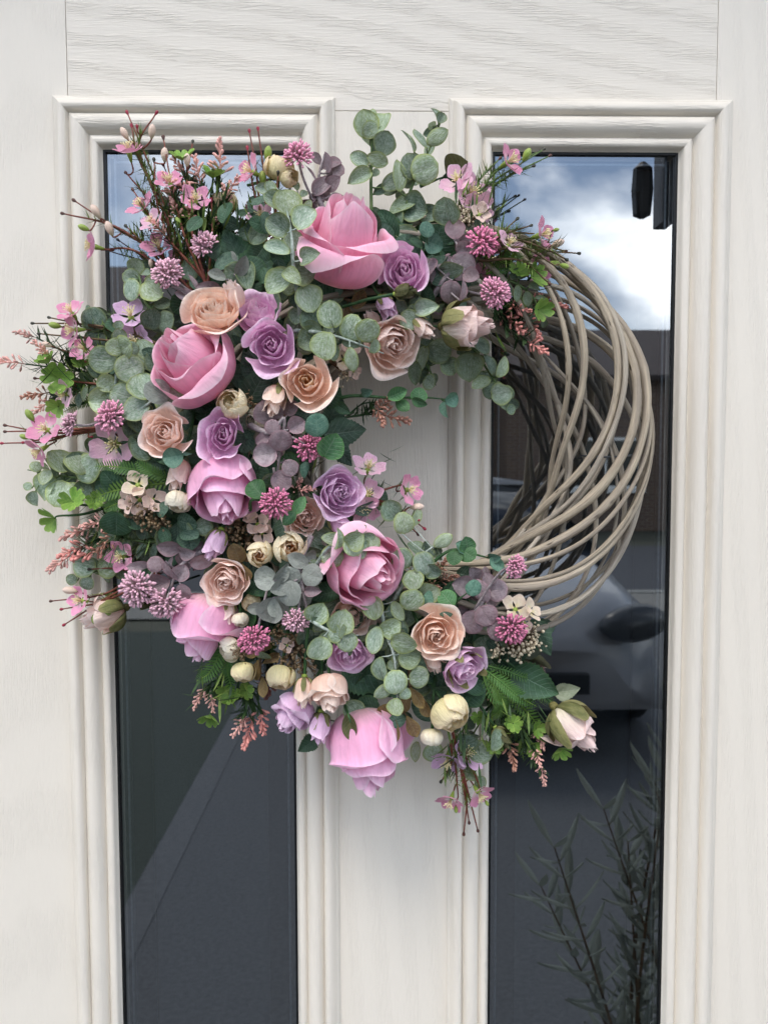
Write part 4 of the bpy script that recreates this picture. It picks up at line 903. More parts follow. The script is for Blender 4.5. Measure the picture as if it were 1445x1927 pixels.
# ---- waxflower sprays
wax('reddish waxflower spray reaching highest at the upper left', [[(365, 560, 60), (325, 430, 62), (285, 320, 58), (241, 215, 52)], [(325, 430, 62), (285, 350, 60), (262, 270, 56), (292, 215, 54)], [(300, 370, 60), (262, 300, 58), (248, 240, 54)], [(330, 440, 60), (285, 380, 60), (240, 328, 56)], [(350, 500, 60), (300, 400, 64), (290, 305, 60)], [(350, 520, 60), (318, 430, 66), (326, 335, 62)]],
    [(241, 277, 25, (-.05, .75, .5)), (264, 384, 25, (-.35, .55, .6)), (298, 462, 26, (-.15, .45, .8))], [(234, 250, 11, 120, 'p'), (286, 246, 12, 80, 'p'), (310, 290, 12, 85, 'p'), (333, 388, 11, 85, 'g'), (258, 238, 6, 90, 'r')], tips='rrrbdd', needles=70)
wax('reddish waxflower spray pointing left below the highest one', [[(370, 560, 60), (300, 480, 62), (220, 430, 58), (143, 379, 52)], [(300, 480, 60), (215, 425, 60), (122, 402, 52)], [(330, 520, 60), (250, 470, 62), (190, 470, 58)], [(300, 490, 60), (262, 450, 62), (240, 428, 58)], [(330, 520, 60), (300, 470, 64), (284, 435, 60)]],
    [(170, 462, 24, (-.85, .1, .4)), ], [(180, 397, 13, 120, 'p'), (206, 429, 13, 110, 'p'), (157, 428, 10, 160, 'g'), (284, 495, 8, 90, 'p')], tips='bb-dd', needles=45)
wax('brown-stemmed waxflower spray with paler blossoms at the left edge', [[(330, 660, 66), (240, 625, 66), (160, 610, 60), (66, 608, 54)], [(300, 650, 66), (200, 620, 62), (97, 598, 56)], [(300, 655, 66), (200, 640, 64), (78, 628, 56)], [(300, 660, 66), (220, 600, 66), (228, 612, 70)]],
    [(132, 583, 24, (-.2, .55, .6)), (134, 620, 26, (-.7, -.1, .6)), (245, 590, 30, (.1, .5, .8), 'waxlilac'), (254, 642, 29, (-.05, -.1, 1), 'waxlilac')], [(103, 612, 11, 170, 'g'), (150, 634, 8, 180, 'd')], tips='dddd', smat='stemb', needles=40)
wax('dark red waxflower spray with berry tips at the far left edge', [[(230, 800, 76), (160, 808, 70), (90, 830, 62), (8, 834, 54)], [(200, 805, 72), (100, 815, 66), (14, 801, 56)], [(190, 805, 72), (90, 810, 66), (14, 812, 58)], [(220, 805, 72), (120, 820, 66), (48, 832, 60)]],
    [(84, 806, 27, (-.15, .25, .8)), (70, 850, 25, (-.6, -.45, .5)), (214, 836, 40, (.02, -.05, 1), 'waxpale')], [(56, 781, 12, 120, 'g'), (46, 822, 9, 160, 'g'), (172, 822, 5, 0, 'r')], tips='rbbr', needles=40)
wax('dark red tipped waxflower spray at the top beside the yellow ranunculus', [[(505, 470, 70), (490, 400, 72), (482, 320, 66), (470, 250, 60)], [(500, 430, 70), (498, 340, 66), (486, 246, 60)], [(500, 440, 70), (478, 360, 68), (466, 282, 62)], [(515, 430, 74), (520, 380, 78), (523, 330, 84)]],
    [(468, 319, 25, (-.65, .2, .5)), (490, 404, 22, (-.2, .3, .7), 'waxpale')], [(504, 288, 13, 80, 'g'), (494, 334, 12, 90, 'g'), (492, 449, 12, 90, 'g')], tips='rrrd', needles=22)
wax('waxflower spray reaching right over the glass at the top', [[(800, 470, 66), (870, 395, 68), (940, 340, 62), (1031, 294, 50)], [(820, 440, 66), (900, 360, 66), (1020, 282, 52)], [(860, 400, 66), (950, 335, 60), (1000, 313, 54)], [(850, 420, 66), (890, 370, 66), (918, 347, 60)], [(840, 420, 66), (900, 340, 62), (938, 300, 56)], [(900, 380, 64), (930, 325, 60), (1010, 286, 50)]],
    [(962, 300, 27, (.65, .25, .6)), (860, 337, 29, (-.35, .35, .7), 'waxpale'), (888, 362, 33, (.35, .2, .85), 'waxpale'), (897, 395, 30, (.25, -.35, .7), 'waxpale')], [(991, 290, 12, 60, 'g'), (900, 425, 10, -60, 'p')], tips='bdddbd', smat='stemg', needles=60, nmat='needle')
wax('waxflower spray pointing right above the first bare willow rods', [[(860, 500, 70), (940, 455, 72), (1010, 470, 66), (1085, 476, 54)], [(900, 470, 70), (930, 450, 68), (970, 414, 60)], [(920, 460, 70), (1000, 485, 68), (1073, 504, 58)], [(900, 470, 70), (960, 440, 68), (1005, 439, 62)], [(900, 480, 70), (980, 455, 68), (1060, 471, 58)]],
    [(1024, 440, 27, (.75, .1, .5)), (920, 490, 30, (.15, -.45, .7)), (1012, 507, 26, (.35, -.35, .7)), (905, 430, 24, (.4, .5, .4), 'waxpale')], [(1050, 457, 12, 20, 'p'), (1040, 498, 13, 10, 'g'), (1046, 432, 6, 10, 'g')], tips='ddd-b', smat='stemb', needles=60)
wax('waxflower spray with red beads inside the wreath opening', [[(640, 960, 80), (700, 930, 84), (745, 915, 80), (765, 912, 76)], [(660, 950, 80), (720, 945, 84), (760, 985, 78)], [(690, 940, 80), (740, 950, 84), (795, 992, 76)], [(690, 940, 80), (740, 960, 84), (783, 1002, 76)]],
    [(772, 921, 25, (.55, .1, .7)), (694, 877, 27, (.2, .65, .6), 'waxpale'), (692, 930, 26, (-.05, .3, .8), 'waxpale'), (684, 958, 28, (.1, -.35, .8), 'waxpale')], [(785, 954, 13, 5, 'p'), (757, 987, 12, -80, 'g'), (700, 940, 6, 0, 'r'), (786, 979, 6, 0, 'r')], tips='-rrb', needles=34)
wax('red-stemmed waxflower spray trailing left at lower left', [[(330, 1070, 80), (250, 1090, 72), (190, 1120, 62), (100, 1131, 50)], [(300, 1075, 80), (210, 1120, 66), (124, 1174, 52)], [(300, 1080, 80), (200, 1130, 64), (120, 1146, 52)], [(280, 1080, 78), (215, 1070, 66), (172, 1071, 58)]],
    [(226, 1048, 26, (-.25, .05, .8)), (148, 1130, 24, (-.4, .2, .7))], [(131, 1111, 13, 170, 'p'), (203, 1145, 14, -80, 'g'), (179, 1163, 12, -95, 'g')], tips='brrd', needles=20)
wax('waxflower spray hanging lowest of all below the wreath', [[(850, 1370, 76), (865, 1440, 70), (878, 1500, 60), (873, 1566, 52)], [(858, 1400, 76), (875, 1470, 66), (898, 1560, 52)], [(860, 1400, 74), (872, 1480, 64), (882, 1545, 54)], [(850, 1400, 76), (848, 1440, 68), (832, 1468, 60)], [(860, 1400, 76), (890, 1450, 68), (905, 1490, 60)], [(856, 1400, 74), (858, 1450, 66), (862, 1500, 60)]],
    [(842, 1434, 29, (-.15, -.45, .5), 'waxlilac'), (880, 1418, 29, (.45, .45, .6), 'waxlilac'), (847, 1511, 24, (-.3, -.55, .6)), (904, 1498, 25, (.35, -.4, .6))], [(858, 1524, 7, -90, 'g'), (916, 1512, 6, -60, 'g')], tips='bbbd--', needles=24)
# ---- round-leaved eucalyptus
E = lambda *a, **k: sprig(*a, group='round-leaved eucalyptus sprigs', **k)
E('eucalyptus sprig standing straight up at the top of the wreath', [(700, 440, 60), (698, 340, 62), (700, 260, 58), (702, 204, 56)],
  [(688, 232, 54, 100), (716, 232, 52, 70), (698, 243, 34, 200, .2, .1, 4), (724, 268, 48, 70), (712, 300, 48, -20, 0, .3, 3, 'oval'), (676, 297, 46, 150, .2, 0, 0, 'oval'), (678, 330, 52, 205, .3, .2, 0, 'oval'), (740, 340, 54, 20, .5, 0, 0, 'oval'), (735, 352, 50, -10, .8, 0, -6, 'oval', 'eucdark'), (700, 215, 22, 90)], smat='stemg')
E('narrow-topped eucalyptus sprig leaning right against the door at the top', [(750, 440, 60), (775, 350, 62), (808, 280, 58), (836, 212, 52)],
  [(800, 318, 58, 20, .1, .1, 6, 'round', 'euc'), (772, 312, 50, 110, .2, .2, -4), (822, 256, 50, 25, .5, .2, 2, 'oval', 'euc'), (773, 262, 48, 105, .2, 1.1, 2, 'oval'), (796, 256, 46, 110, .1, 1.0, 2, 'oval'), (822, 213, 30, 100, .2, 1.0, 0, 'oval'), (748, 330, 60, 95, .2, .9, 2, 'oval'), (831, 222, 22, 60, 0, 0, 2), (760, 380, 60, -160, .4, .1, -4, 'oval', 'eucdark'), (780, 392, 60, -20, .5, 0, -6, 'round', 'eucdark'), (805, 400, 56, -10, 1.0, 0, 0, 'oval', 'eucdark')], smat='stemg', seed=2)
E('frosted eucalyptus sprig in front of the topmost pink rose', [(565, 590, 118), (552, 500, 138), (548, 440, 140), (535, 380, 132), (512, 340, 118)],
  [(541, 378, 56, 95, .1, .2, 5), (575, 411, 54, 45, .1, -.2, 4, 'round', 'euclight'), (521, 424, 50, 150, .3, .2, 2), (520, 468, 56, 165, .1, .1, 3, 'oval', 'euclight'), (580, 481, 58, 10, .9, .1, 6, 'oval'), (524, 533, 62, 215, .1, .2, 2), (580, 561, 56, -60, .1, -.2, 2, 'round', 'euclight'), (566, 511, 60, 0, .1, 0, -4, 'round', 'eucdark'), (511, 375, 38, 150, .4, 0, 0), (508, 350, 24, 90, .2, .3), (545, 512, 50, -35, .9, -.3, 8, 'oval')], smat='stemw', seed=1, dd=4)
E('eucalyptus sprig with a long frosted stem reaching into the opening', [(555, 622, 112), (600, 625, 130), (650, 638, 136), (722, 665, 130)],
  [(622, 591, 56, 100, .0, .1, 3), (613, 650, 58, -100, .1, .1, 4, 'round', 'euclight'), (664, 617, 52, 60, .3, 0, -5, 'round', 'euc'), (692, 623, 52, 45, .5, .2, 4), (656, 675, 50, -95, .2, .5, 3, 'oval'), (703, 650, 32, 60, .3, .5, 3), (584, 640, 56, -150, .1, 0, -6, 'round', 'eucdark'), (585, 598, 52, 120, .1, 0, -6, 'round', 'eucdark')], smat='stemw', seed=1)
E('eucalyptus sprig behind the upper left pincushion flower', [(330, 620, 62), (275, 570, 70), (262, 520, 66), (240, 480, 58)],
  [(243, 543, 46, -100, .2, .2), (286, 543, 50, -40, .3, 0, 2), (256, 500, 34, 60, .3, .2), (250, 520, 34, 160, .9, .2), (285, 600, 46, 60, .4, .3, 0, 'round', 'eucdark'), (310, 605, 44, 10, .6, 0, 0, 'round', 'eucdark')], kind='round', mat='euc', smat='stemg')
E('eucalyptus sprig with a pale upright stem left of the large pink rose', [(215, 780, 74), (218, 720, 92), (220, 670, 98), (222, 620, 90)],
  [(192, 677, 58, 175, .2, .1, 2), (242, 692, 60, 20, .1, .1, 2, 'round', 'euclight'), (236, 652, 46, 10, .6, .2, 3), (216, 652, 38, 150, .9, .2, 4), (190, 752, 52, 190, .1, 0, 0, 'round', 'euclight'), (224, 630, 30, 90, .3, .3, 2), (225, 612, 20, 90), (200, 722, 40, -150, .3, .2), (240, 730, 44, -10, .2, .2)], smat='stemw', seed=3)
E('eucalyptus sprig of pale overlapping leaves under the upper left pink rose', [(215, 800, 80), (265, 770, 100), (300, 745, 104), (335, 740, 98)],
  [(270, 725, 58, 110, .1, .2, 2, 'round', 'euc'), (295, 738, 52, 150, .2, .4, 6, 'round', 'eucgrey'), (318, 756, 58, -75, .1, .3, 4), (255, 770, 60, -150, .1, 0, 4, 'round', 'euclight'), (230, 743, 52, 160, .1, 0, 0, 'round', 'euclight'), (268, 795, 50, -80, .4, .3, -4, 'round', 'eucdark')], smat='stemw', seed=4)
E('dark eucalyptus sprig in the upper left corner above the lilac blossoms', [(290, 690, 50), (230, 640, 52), (180, 610, 48), (165, 585, 46)],
  [(178, 600, 50, 110, .1, .1), (220, 622, 46, 60, .5, .2), (180, 640, 46, -140, .3, 0, 0, 'round', 'eucdark'), (300, 598, 60, 10, .2, 0, 0, 'round', 'eucdark'), (262, 574, 40, 80, .4, 0, 0, 'round', 'eucdark')], mat='eucdark', smat='stemg')
E('eucalyptus sprig reaching furthest left below the pink blossoms', [(240, 900, 64), (180, 902, 62), (120, 896, 56), (52, 884, 48)],
  [(113, 865, 56, 105, .1, .8), (165, 880, 62, 40, .1, -.1, -3, 'round', 'euc'), (85, 917, 58, -140, .1, .2, 0, 'round', 'euc'), (114, 930, 58, -110, .3, .3), (150, 868, 56, 110, .1, .7, 4), (86, 898, 36, -100, .4, .4, 4, 'round', 'euclight'), (66, 938, 32, -90, .2, .2), (52, 915, 18, 150), (95, 880, 46, 115, .1, 1.1, 2, 'oval'), (68, 878, 24, 110, .4, .5), (135, 930, 50, -50, .2, 0, -6), (145, 870, 50, 100, .2, .1, -8, 'round', 'eucdark')], smat='stemg')
E('green eucalyptus sprig at lower left under the coral spikes', [(300, 1010, 54), (230, 1050, 56), (180, 1075, 52), (130, 1090, 46)],
  [(155, 1062, 56, 170, .2, .1), (205, 1065, 52, -30, .3, .1), (163, 1098, 30, -110, .1, .2), (135, 1090, 24, 160), (215, 1040, 40, 60, .3, .2), (238, 1075, 44, -60, .2, 0, 0, 'round', 'eucdark')], smat='stemg', seed=5)
E('small frosted eucalyptus sprig overlapping the central pink rose', [(590, 1070, 118), (620, 1030, 136), (660, 1015, 142), (684, 1010, 138)],
  [(628, 1016, 50, 160, .5, .2, 0, 'oval'), (625, 1048, 48, -150, .3, .1, 2, 'round', 'euc'), (668, 1014, 44, 30, .3, .3, 4, 'round', 'euc'), (665, 1028, 44, -60, .2, .1, 3, 'round', 'euclight'), (636, 1015, 44, 70, .2, 1.1, 4, 'oval')], smat='stemw', seed=2)
E('frosted eucalyptus sprig right of the central pink rose', [(740, 1130, 96), (770, 1080, 104), (800, 1040, 98), (835, 1018, 88)],
  [(757, 1052, 48, 110, .3, .1), (798, 1060, 50, -70, .2, .1, 2, 'round', 'euclight'), (833, 1018, 46, 35, .3, .5, 2, 'oval', 'euclight'), (778, 1092, 44, -80, .3, .2), (760, 985, 46, 80, .2, .2, -14, 'round', 'euc'), (785, 975, 40, 60, .3, .4, -14, 'oval', 'euc'), (735, 960, 44, 130, .3, .2, -14, 'round', 'eucdark'), (815, 1075, 36, -30, .3, .2)], smat='stemw', seed=7)
E('eucalyptus sprig with four large discs in front of the lower lilac rose', [(560, 1150, 126), (605, 1180, 140), (640, 1193, 142), (675, 1196, 138)],
  [(598, 1150, 52, 60, .1, .1, -4, 'round', 'euc'), (642, 1170, 54, 70, .1, .1, 2, 'round', 'euclight'), (600, 1222, 56, -110, .1, .1, 4, 'round', 'euclight'), (654, 1208, 44, -100, .2, .3, 4), (632, 1192, 42, -20, .6, 0, -3), (642, 1188, 34, 85, .2, 1.0, 8, 'oval'), (552, 1160, 40, 130, .1, .1, -6, 'round', 'euclight')], smat='stemw', seed=3)
E('frosted eucalyptus sprig hanging below the large central pink rose', [(715, 1130, 104), (725, 1190, 112), (742, 1240, 118), (748, 1330, 108)],
  [(705, 1145, 50, -90, .1, .1, 0, 'round', 'euc'), (750, 1150, 46, -60, .3, .2, 0, 'oval', 'euclight'), (760, 1210, 58, -10, .3, .1, 2, 'round', 'euc'), (745, 1285, 54, -90, .1, .1, 5, 'round', 'euclight'), (790, 1277, 46, 5, .1, .1, 2, 'round', 'euclight'), (714, 1262, 58, -100, .2, .4, 0, 'oval', 'euc'), (722, 1302, 46, 210, .2, .2, 3, 'oval', 'euclight'), (747, 1331, 38, -90, .1, .1, 5, 'round', 'euclight'), (703, 1205, 60, -110, .3, .5, 0, 'oval', 'euclight'), (770, 1238, 48, -15, .4, .1, -4, 'round', 'eucdark'), (735, 1180, 46, 20, .2, .2, -4), (763, 1308, 26, 40), (776, 1130, 52, 40, .2, .1, 3, 'round', 'euc'), (810, 1112, 46, 30, .4, .2)], smat='stemw', seed=4)
E('eucalyptus sprig dangling over the right glass inside the opening', [(830, 560, 70), (880, 640, 76), (920, 700, 72), (965, 775, 62)],
  [(885, 690, 60, -100, .2, .3), (922, 685, 46, 110, .3, .3, 0, 'oval'), (905, 722, 46, -150, .2, .2, 0, 'oval', 'euc'), (943, 690, 44, 70, .2, .6, 0, 'oval', 'euc'), (943, 741, 46, 0, .6, .2, 2, 'round', 'euclight'), (925, 735, 36, -100, .2, .1, -2, 'round', 'eucdark'), (948, 760, 30, -60, .4, .2, 0, 'oval'), (962, 770, 22, 30), (875, 640, 46, -160, .2, 0, 0, 'round', 'eucdark'), (905, 650, 46, -50, .2, 0, 0, 'oval', 'eucdark')], kind='round', mat='eucdark', smat='stemg', seed=5)
E('short frosted eucalyptus sprig under the blush rose over the opening', [(740, 600, 70), (775, 650, 74), (805, 690, 70), (820, 725, 64)],
  [(795, 670, 48, -110, .3, .3, 0, 'oval', 'euc'), (826, 660, 52, -20, .3, .1, 0, 'round', 'eucdark'), (780, 700, 46, -100, .3, .3, 0, 'oval', 'eucdark'), (810, 720, 34, -40, .4, .2, 0, 'round', 'euc'), (745, 690, 50, -120, .2, .1, 0, 'rose', 'dark'), (845, 690, 40, -60, .2, .2)], mat='eucdark', smat='stemg', seed=6)
E('eucalyptus sprig at the bottom edge beside the hanging blossoms', [(860, 1330, 66), (880, 1380, 66), (900, 1420, 60), (890, 1470, 52)],
  [(905, 1415, 52, -10, .2, .1, 0, 'round', 'euc'), (885, 1455, 40, -50, .3, .2, 0, 'oval', 'euc'), (815, 1420, 44, -60, .2, .2, 0, 'round', 'euc'), (783, 1415, 42, -100, .2, .5, 0, 'oval', 'euclight'), (880, 1395, 48, 30, .2, .1, 0, 'round', 'eucdark'), (905, 1472, 26, -40, .2, .1)], mat='euc', smat='stemg', seed=7)
E('frosted leaf pair beside the slim lilac bud at the top right', [(740, 600, 96), (780, 590, 104), (820, 575, 100)], [(800, 578, 56, 5, .7, .1, 2, 'oval', 'euclight'), (770, 600, 44, -30, .4, .1, 0)], smat='stemw', mat='euc')
SG = 'mauve and grey felted leaf sprigs'
def G(label, pts, leaves, mat='mauve', **k): return sprig(label, pts, leaves, mat=mat, name='felted_leaf_sprig', smat='stemm', srad=1.5, group=SG, **k)
G('grey felted leaf sprig in the middle under the cream ranunculus', [(585, 1010, 108), (565, 1060, 124), (570, 1110, 124), (580, 1160, 118)],
  [(560, 1054, 50, 150, .3, .1, 5, 'oval', 'eucgrey'), (498, 1088, 48, 190, .1, .1, 0, 'round'), (525, 1105, 54, 195, .7, .1, 3, 'oval'), (545, 1116, 52, -110, .2, .3, 3), (587, 1083, 46, -20, .3, .1, 0), (588, 1112, 36, 0, .4, .1, 2, 'oval', 'mauve'), (530, 1080, 46, 40, .2, .4, 1, 'oval'), (509, 1150, 56, -100, .1, .2, 0), (482, 1145, 40, -170, .4, .2, 0, 'oval'), (525, 1143, 44, -60, .1, .2, -2), (545, 1085, 46, 100, .4, .1, -2)], 'eucgrey', kind='round')
G('mauve-grey felted sprig in front of the green disc near the centre', [(470, 800, 110), (510, 815, 124), (535, 790, 126), (520, 900, 118)],
  [(498, 855, 50, -170, .2, .1, 0, 'round'), (528, 828, 48, 80, .3, .2, 2, 'round'), (513, 803, 32, 95, .1, .3, 5), (500, 775, 50, 110, .1, .1, 0, 'round'), (545, 880, 36, 130, .1, .1, 4, 'round'), (530, 905, 46, -30, .2, .2, 0), (558, 800, 38, 30, .2, .1, 0)], 'mauve', kind='round')
G('mauve felted leaf sprig above the touching pincushion pair', [(410, 1020, 84), (360, 1050, 92), (320, 1075, 90), (270, 1070, 80)],
  [(380, 1058, 56, 10, .3, .2, 2, 'oval'), (318, 1030, 52, 165, .7, .1, 0, 'oval'), (265, 1070, 50, 175, .7, .1, 0, 'oval'), (292, 1062, 34, 120, .2, .1, 4, 'round'), (317, 1078, 50, -75, .1, .6, 6, 'oval'), (345, 1115, 36, -70, .1, .1, 0, 'round'), (340, 1078, 38, 60, .2, .2, 0), (350, 1040, 52, 0, .8, .1, 0, 'oval'), (300, 1100, 42, 20, .5, .1, 0)], 'mauve', kind='round')
G('mauve felted leaf sprig beside the right lilac rose at the top', [(800, 580, 84), (840, 520, 98), (870, 490, 96), (845, 430, 84)],
  [(848, 548, 46, -100, .1, .2, 6), (868, 545, 42, 80, .1, .6, 4, 'oval'), (870, 500, 56, -30, .1, .1, 0), (838, 492, 50, 160, .3, .1, 0, 'oval'), (805, 505, 42, -100, .1, .2, -4), (855, 430, 40, 100, .2, .1, 0), (872, 465, 32, 30, .2, .2, 2), (890, 520, 50, -30, .6, .1, 0, 'oval')], 'mauve', kind='round')
G('mauve felted leaf sprig left of the lower right pincushion flower', [(860, 1180, 84), (895, 1150, 96), (915, 1120, 94), (925, 1095, 88)],
  [(888, 1172, 50, -110, .1, .2, 4), (915, 1160, 48, -60, .1, .3, 2, 'round'), (902, 1115, 56, -75, .3, .6, 4, 'oval'), (935, 1110, 46, 10, .3, .2, 0), (870, 1105, 46, 160, .2, .2, 0), (938, 1188, 46, -100, .1, .1, 0), (915, 1090, 30, 100), (890, 1080, 34, 120, .4, .2)], 'mauve', kind='round')
G('grey felted leaf pair beside the upper left pincushion stem', [(440, 560, 80), (436, 520, 90), (452, 495, 90)], [(408, 518, 38, 160, .3, .1, 0, 'oval'), (455, 500, 44, 60, .2, .3, 2, 'oval'), (395, 545, 50, 175, .6, .1, -6, 'oval', 'mauve'), (352, 555, 46, 160, .4, .2, -8, 'oval', 'mauve'), (365, 530, 36, 110, .2, .8, -8, 'long', 'mauve'), (340, 540, 40, 130, .2, .8, -8, 'long', 'mauve')], 'eucgrey')
G('thin grey-brown leaf sprig between the top pincushion and the largest rose', [(630, 440, 64), (600, 370, 68), (600, 330, 66), (610, 290, 58)], [(611, 306, 40, 110, .1, .6, 0, 'oval'), (618, 330, 34, 60, .5, .4, 0, 'long'), (600, 350, 50, 30, .9, .1, 0, 'oval'), (585, 325, 34, 130, .3, .6, 0, 'long'), (625, 345, 46, 20, .9, .3, 0, 'oval'), (640, 370, 34, -40, .4, .2, 0, 'long')], 'mauve')
def Bn(label, pts, leaves): return sprig(label, pts, leaves, kind='spoon', mat='brownleaf', name='brown_leaf_sprig', smat='stemb', group='brown leaf sprigs')
Bn('brown spoon-leaved sprig between the bottom pink rose and yellow ranunculus', [(770, 1250, 84), (770, 1300, 92), (755, 1350, 90)], [(728, 1345, 46, -160, .3, .1, 0, 'round'), (742, 1377, 50, -95, .1, .1, 4), (775, 1368, 50, -65, .1, .2, 2), (786, 1312, 50, -50, .2, .1, 0), (790, 1280, 44, 40, .2, .1, 0), (800, 1330, 46, -70, .2, .2, 0), (762, 1325, 46, -120, .2, .1, 0)])
Bn('dark brown leaves between the pale blush rose and the berries', [(470, 1010, 88), (455, 1050, 98), (455, 1080, 98)], [(445, 1042, 42, 110, .2, .1, 2, 'round'), (462, 1078, 38, -70, .1, .2, 2), (437, 1070, 34, -120, .2, .2, 0), (470, 1050, 36, 20, .2, .1)])
Bn('dusky brown leaves behind the cream ranunculus at lower left', [(490, 1200, 76), (490, 1250, 84), (490, 1290, 84)], [(483, 1262, 44, -100, .1, .2, 2), (497, 1293, 42, -80, .1, .1, 2), (510, 1240, 40, 30, .2, .2), (478, 1228, 36, -160, .2, .2), (500, 1215, 40, 60, .2, .2)])
Bn('single brown leaf behind the lilac bud at the top', [(640, 560, 78), (660, 565, 92), (670, 570, 92)], [(676, 562, 44, 60, .3, .3, 2, 'oval'), (655, 590, 40, -80, .3, .3)])
# ---- serrated rose leaves
def Ls(label, pts, leaves, mat='darkgrey'): return sprig(label, pts, leaves, kind='rose', mat=mat, name='rose_leaf', smat='stemdg', group='dark serrated rose leaves')
Ls('large serrated leaf poking into the opening left of centre', [(575, 830, 84), (600, 822, 92), (625, 818, 92)], [(650, 815, 92, 2, .15, .1, 0), (640, 850, 70, -60, .3, .2, -6), (630, 770, 70, 60, .3, .3, -8)])
Ls('large dark veined leaf behind the upper left peach rose', [(460, 560, 70), (470, 530, 78), (475, 500, 78)], [(478, 500, 118, 75, .2, .1, 0), (440, 470, 90, 120, .2, .2, -8), (520, 590, 80, -20, .3, .2, 0)], 'dark')
Ls('dark veined leaf between the big pink rose and the apricot rose', [(450, 760, 92), (465, 735, 98), (475, 720, 98)], [(487, 722, 86, 60, .2, .1, 0), (470, 690, 60, 120, .3, .2, -4)])
Ls('dark veined leaf in the shadow right of the pale blush rose', [(650, 1240, 76), (670, 1260, 84), (690, 1270, 84)], [(693, 1272, 120, -15, .15, .1, 0), (690, 1310, 80, -60, .2, .2, -8), (680, 1200, 80, 60, .2, .1, -10)], 'dark')
Ls('serrated leaf pointing down behind the berries at lower right', [(960, 1150, 60), (985, 1180, 66), (1000, 1195, 66)], [(1015, 1200, 84, -65, .2, .15, 0), (1025, 1185, 64, 10, .2, .1, -4)])
Ls('dark serrated leaf right of the fern at lower right', [(930, 1230, 66), (960, 1250, 74), (975, 1262, 74)], [(1005, 1285, 108, -28, .3, .1, 0), (960, 1240, 80, 10, .4, .1, -6)], 'dark')
Ls('pale serrated leaf tip behind the large lower right bud', [(1000, 1280, 56), (1030, 1292, 58), (1045, 1296, 58)], [(1066, 1300, 56, 12, .2, .1, 0)], 'pale')
Ls('long dark olive leaf lying against the door at the top', [(790, 350, 40), (815, 340, 44), (835, 332, 44)], [(872, 320, 92, 3, .95, 0, 0, 'oval', 'olive'), (855, 345, 70, -20, .6, .1, -4, 'oval', 'dark')], 'olive')
Ls('dark serrated leaves at the bottom left of the hanging pink rose', [(600, 1330, 70), (590, 1370, 74), (590, 1385, 74)], [(580, 1400, 50, -150, .2, .1, 0), (640, 1380, 46, -80, .2, .1, 0, 'rose', 'olive')], 'dark')
Ls('narrow olive leaf curled over the hanging pink rose', [(650, 1330, 100), (655, 1345, 118), (660, 1360, 122)], [(661, 1368, 56, -75, .1, .25, 3, 'oval', 'olive')], 'olive')
# ---- teal and green round vine leaves
def Vn(label, pts, leaves, mat='teal'): return sprig(label, pts, leaves, kind='round', mat=mat, name='vine_sprig', smat='stemdg', group='teal round-leaved vine sprigs')
Vn('green vine reaching right across the opening', [(600, 760, 90), (660, 745, 96), (730, 748, 92), (800, 748, 84), (845, 752, 78)], [(692, 738, 32, 5, .7, 0, 2, 'oval', 'teal'), (748, 741, 44, 20, .3, .2, 2, 'oval', 'midgreen'), (758, 762, 40, -40, .5, .2, 0, 'oval', 'midgreen'), (790, 744, 34, 80, .3, .4, 0, 'round', 'midgreen'), (788, 757, 32, -30, .3, .3, 2, 'oval', 'midgreen'), (850, 750, 32, 25, .1, .2, 2), (838, 770, 34, -90, .2, 1.0, 2, 'oval'), (625, 748, 50, 40, .4, .2, 0, 'oval', 'dark'), (645, 768, 36, -30, .4, .2, 0, 'oval', 'dark')])
Vn('teal round leaf above the small central pincushion flower', [(560, 860, 116), (585, 830, 128), (600, 815, 130)], [(597, 799, 50, 90, .05, .05, 4, 'round', 'teal'), (622, 838, 56, 60, .1, .2, -2, 'round', 'midgreen'), (545, 868, 40, 150, .2, .2, -6, 'round', 'midgreen'), (573, 883, 34, -110, .2, .6, 0, 'oval', 'teal')])
Vn('two green leaves beside the central forward-facing pincushion flower', [(470, 960, 110), (480, 940, 120), (560, 960, 120)], [(482, 920, 44, 130, .1, .1, 4, 'round', 'midgreen'), (563, 952, 40, 60, .3, .2, 6, 'oval', 'midgreen'), (545, 975, 38, -130, .2, .2, 4, 'oval', 'midgreen')], 'midgreen')
Vn('bluish green round leaf below the blush rose on the left', [(380, 850, 100), (350, 850, 112), (335, 850, 114)], [(325, 860, 42, 190, .05, .05, 4, 'round', 'teal'), (345, 855, 28, -20, .3, .6, 6, 'long', 'teal'), (378, 830, 46, 60, .2, .3, -4, 'round', 'dark'), (368, 860, 36, -60, .2, .2, -4, 'round', 'dark')])
Vn('two cupped teal leaves beside the topmost right lilac rose', [(780, 500, 84), (795, 475, 100), (805, 462, 104)], [(817, 459, 38, -20, .1, .1, 4, 'round', 'teal'), (805, 430, 34, 85, .1, .6, 4, 'round', 'teal'), (785, 455, 30, 140, .6, .3, 0, 'oval', 'dark')])
Vn('green vine leaves crossing the lowest rods inside the ring', [(800, 1070, 90), (850, 1035, 96), (900, 1045, 94), (925, 1052, 92)], [(878, 1024, 34, 100, .3, .1, 2, 'round', 'midgreen'), (882, 1042, 36, -30, .3, .2, 3, 'round', 'midgreen'), (933, 1046, 36, 10, .7, .1, 2, 'oval', 'teal'), (935, 1062, 40, -50, .2, .2, 4, 'oval', 'teal'), (855, 1050, 32, -100, .3, .2, 2, 'round', 'midgreen'), (868, 1030, 30, 140, .2, .3)])
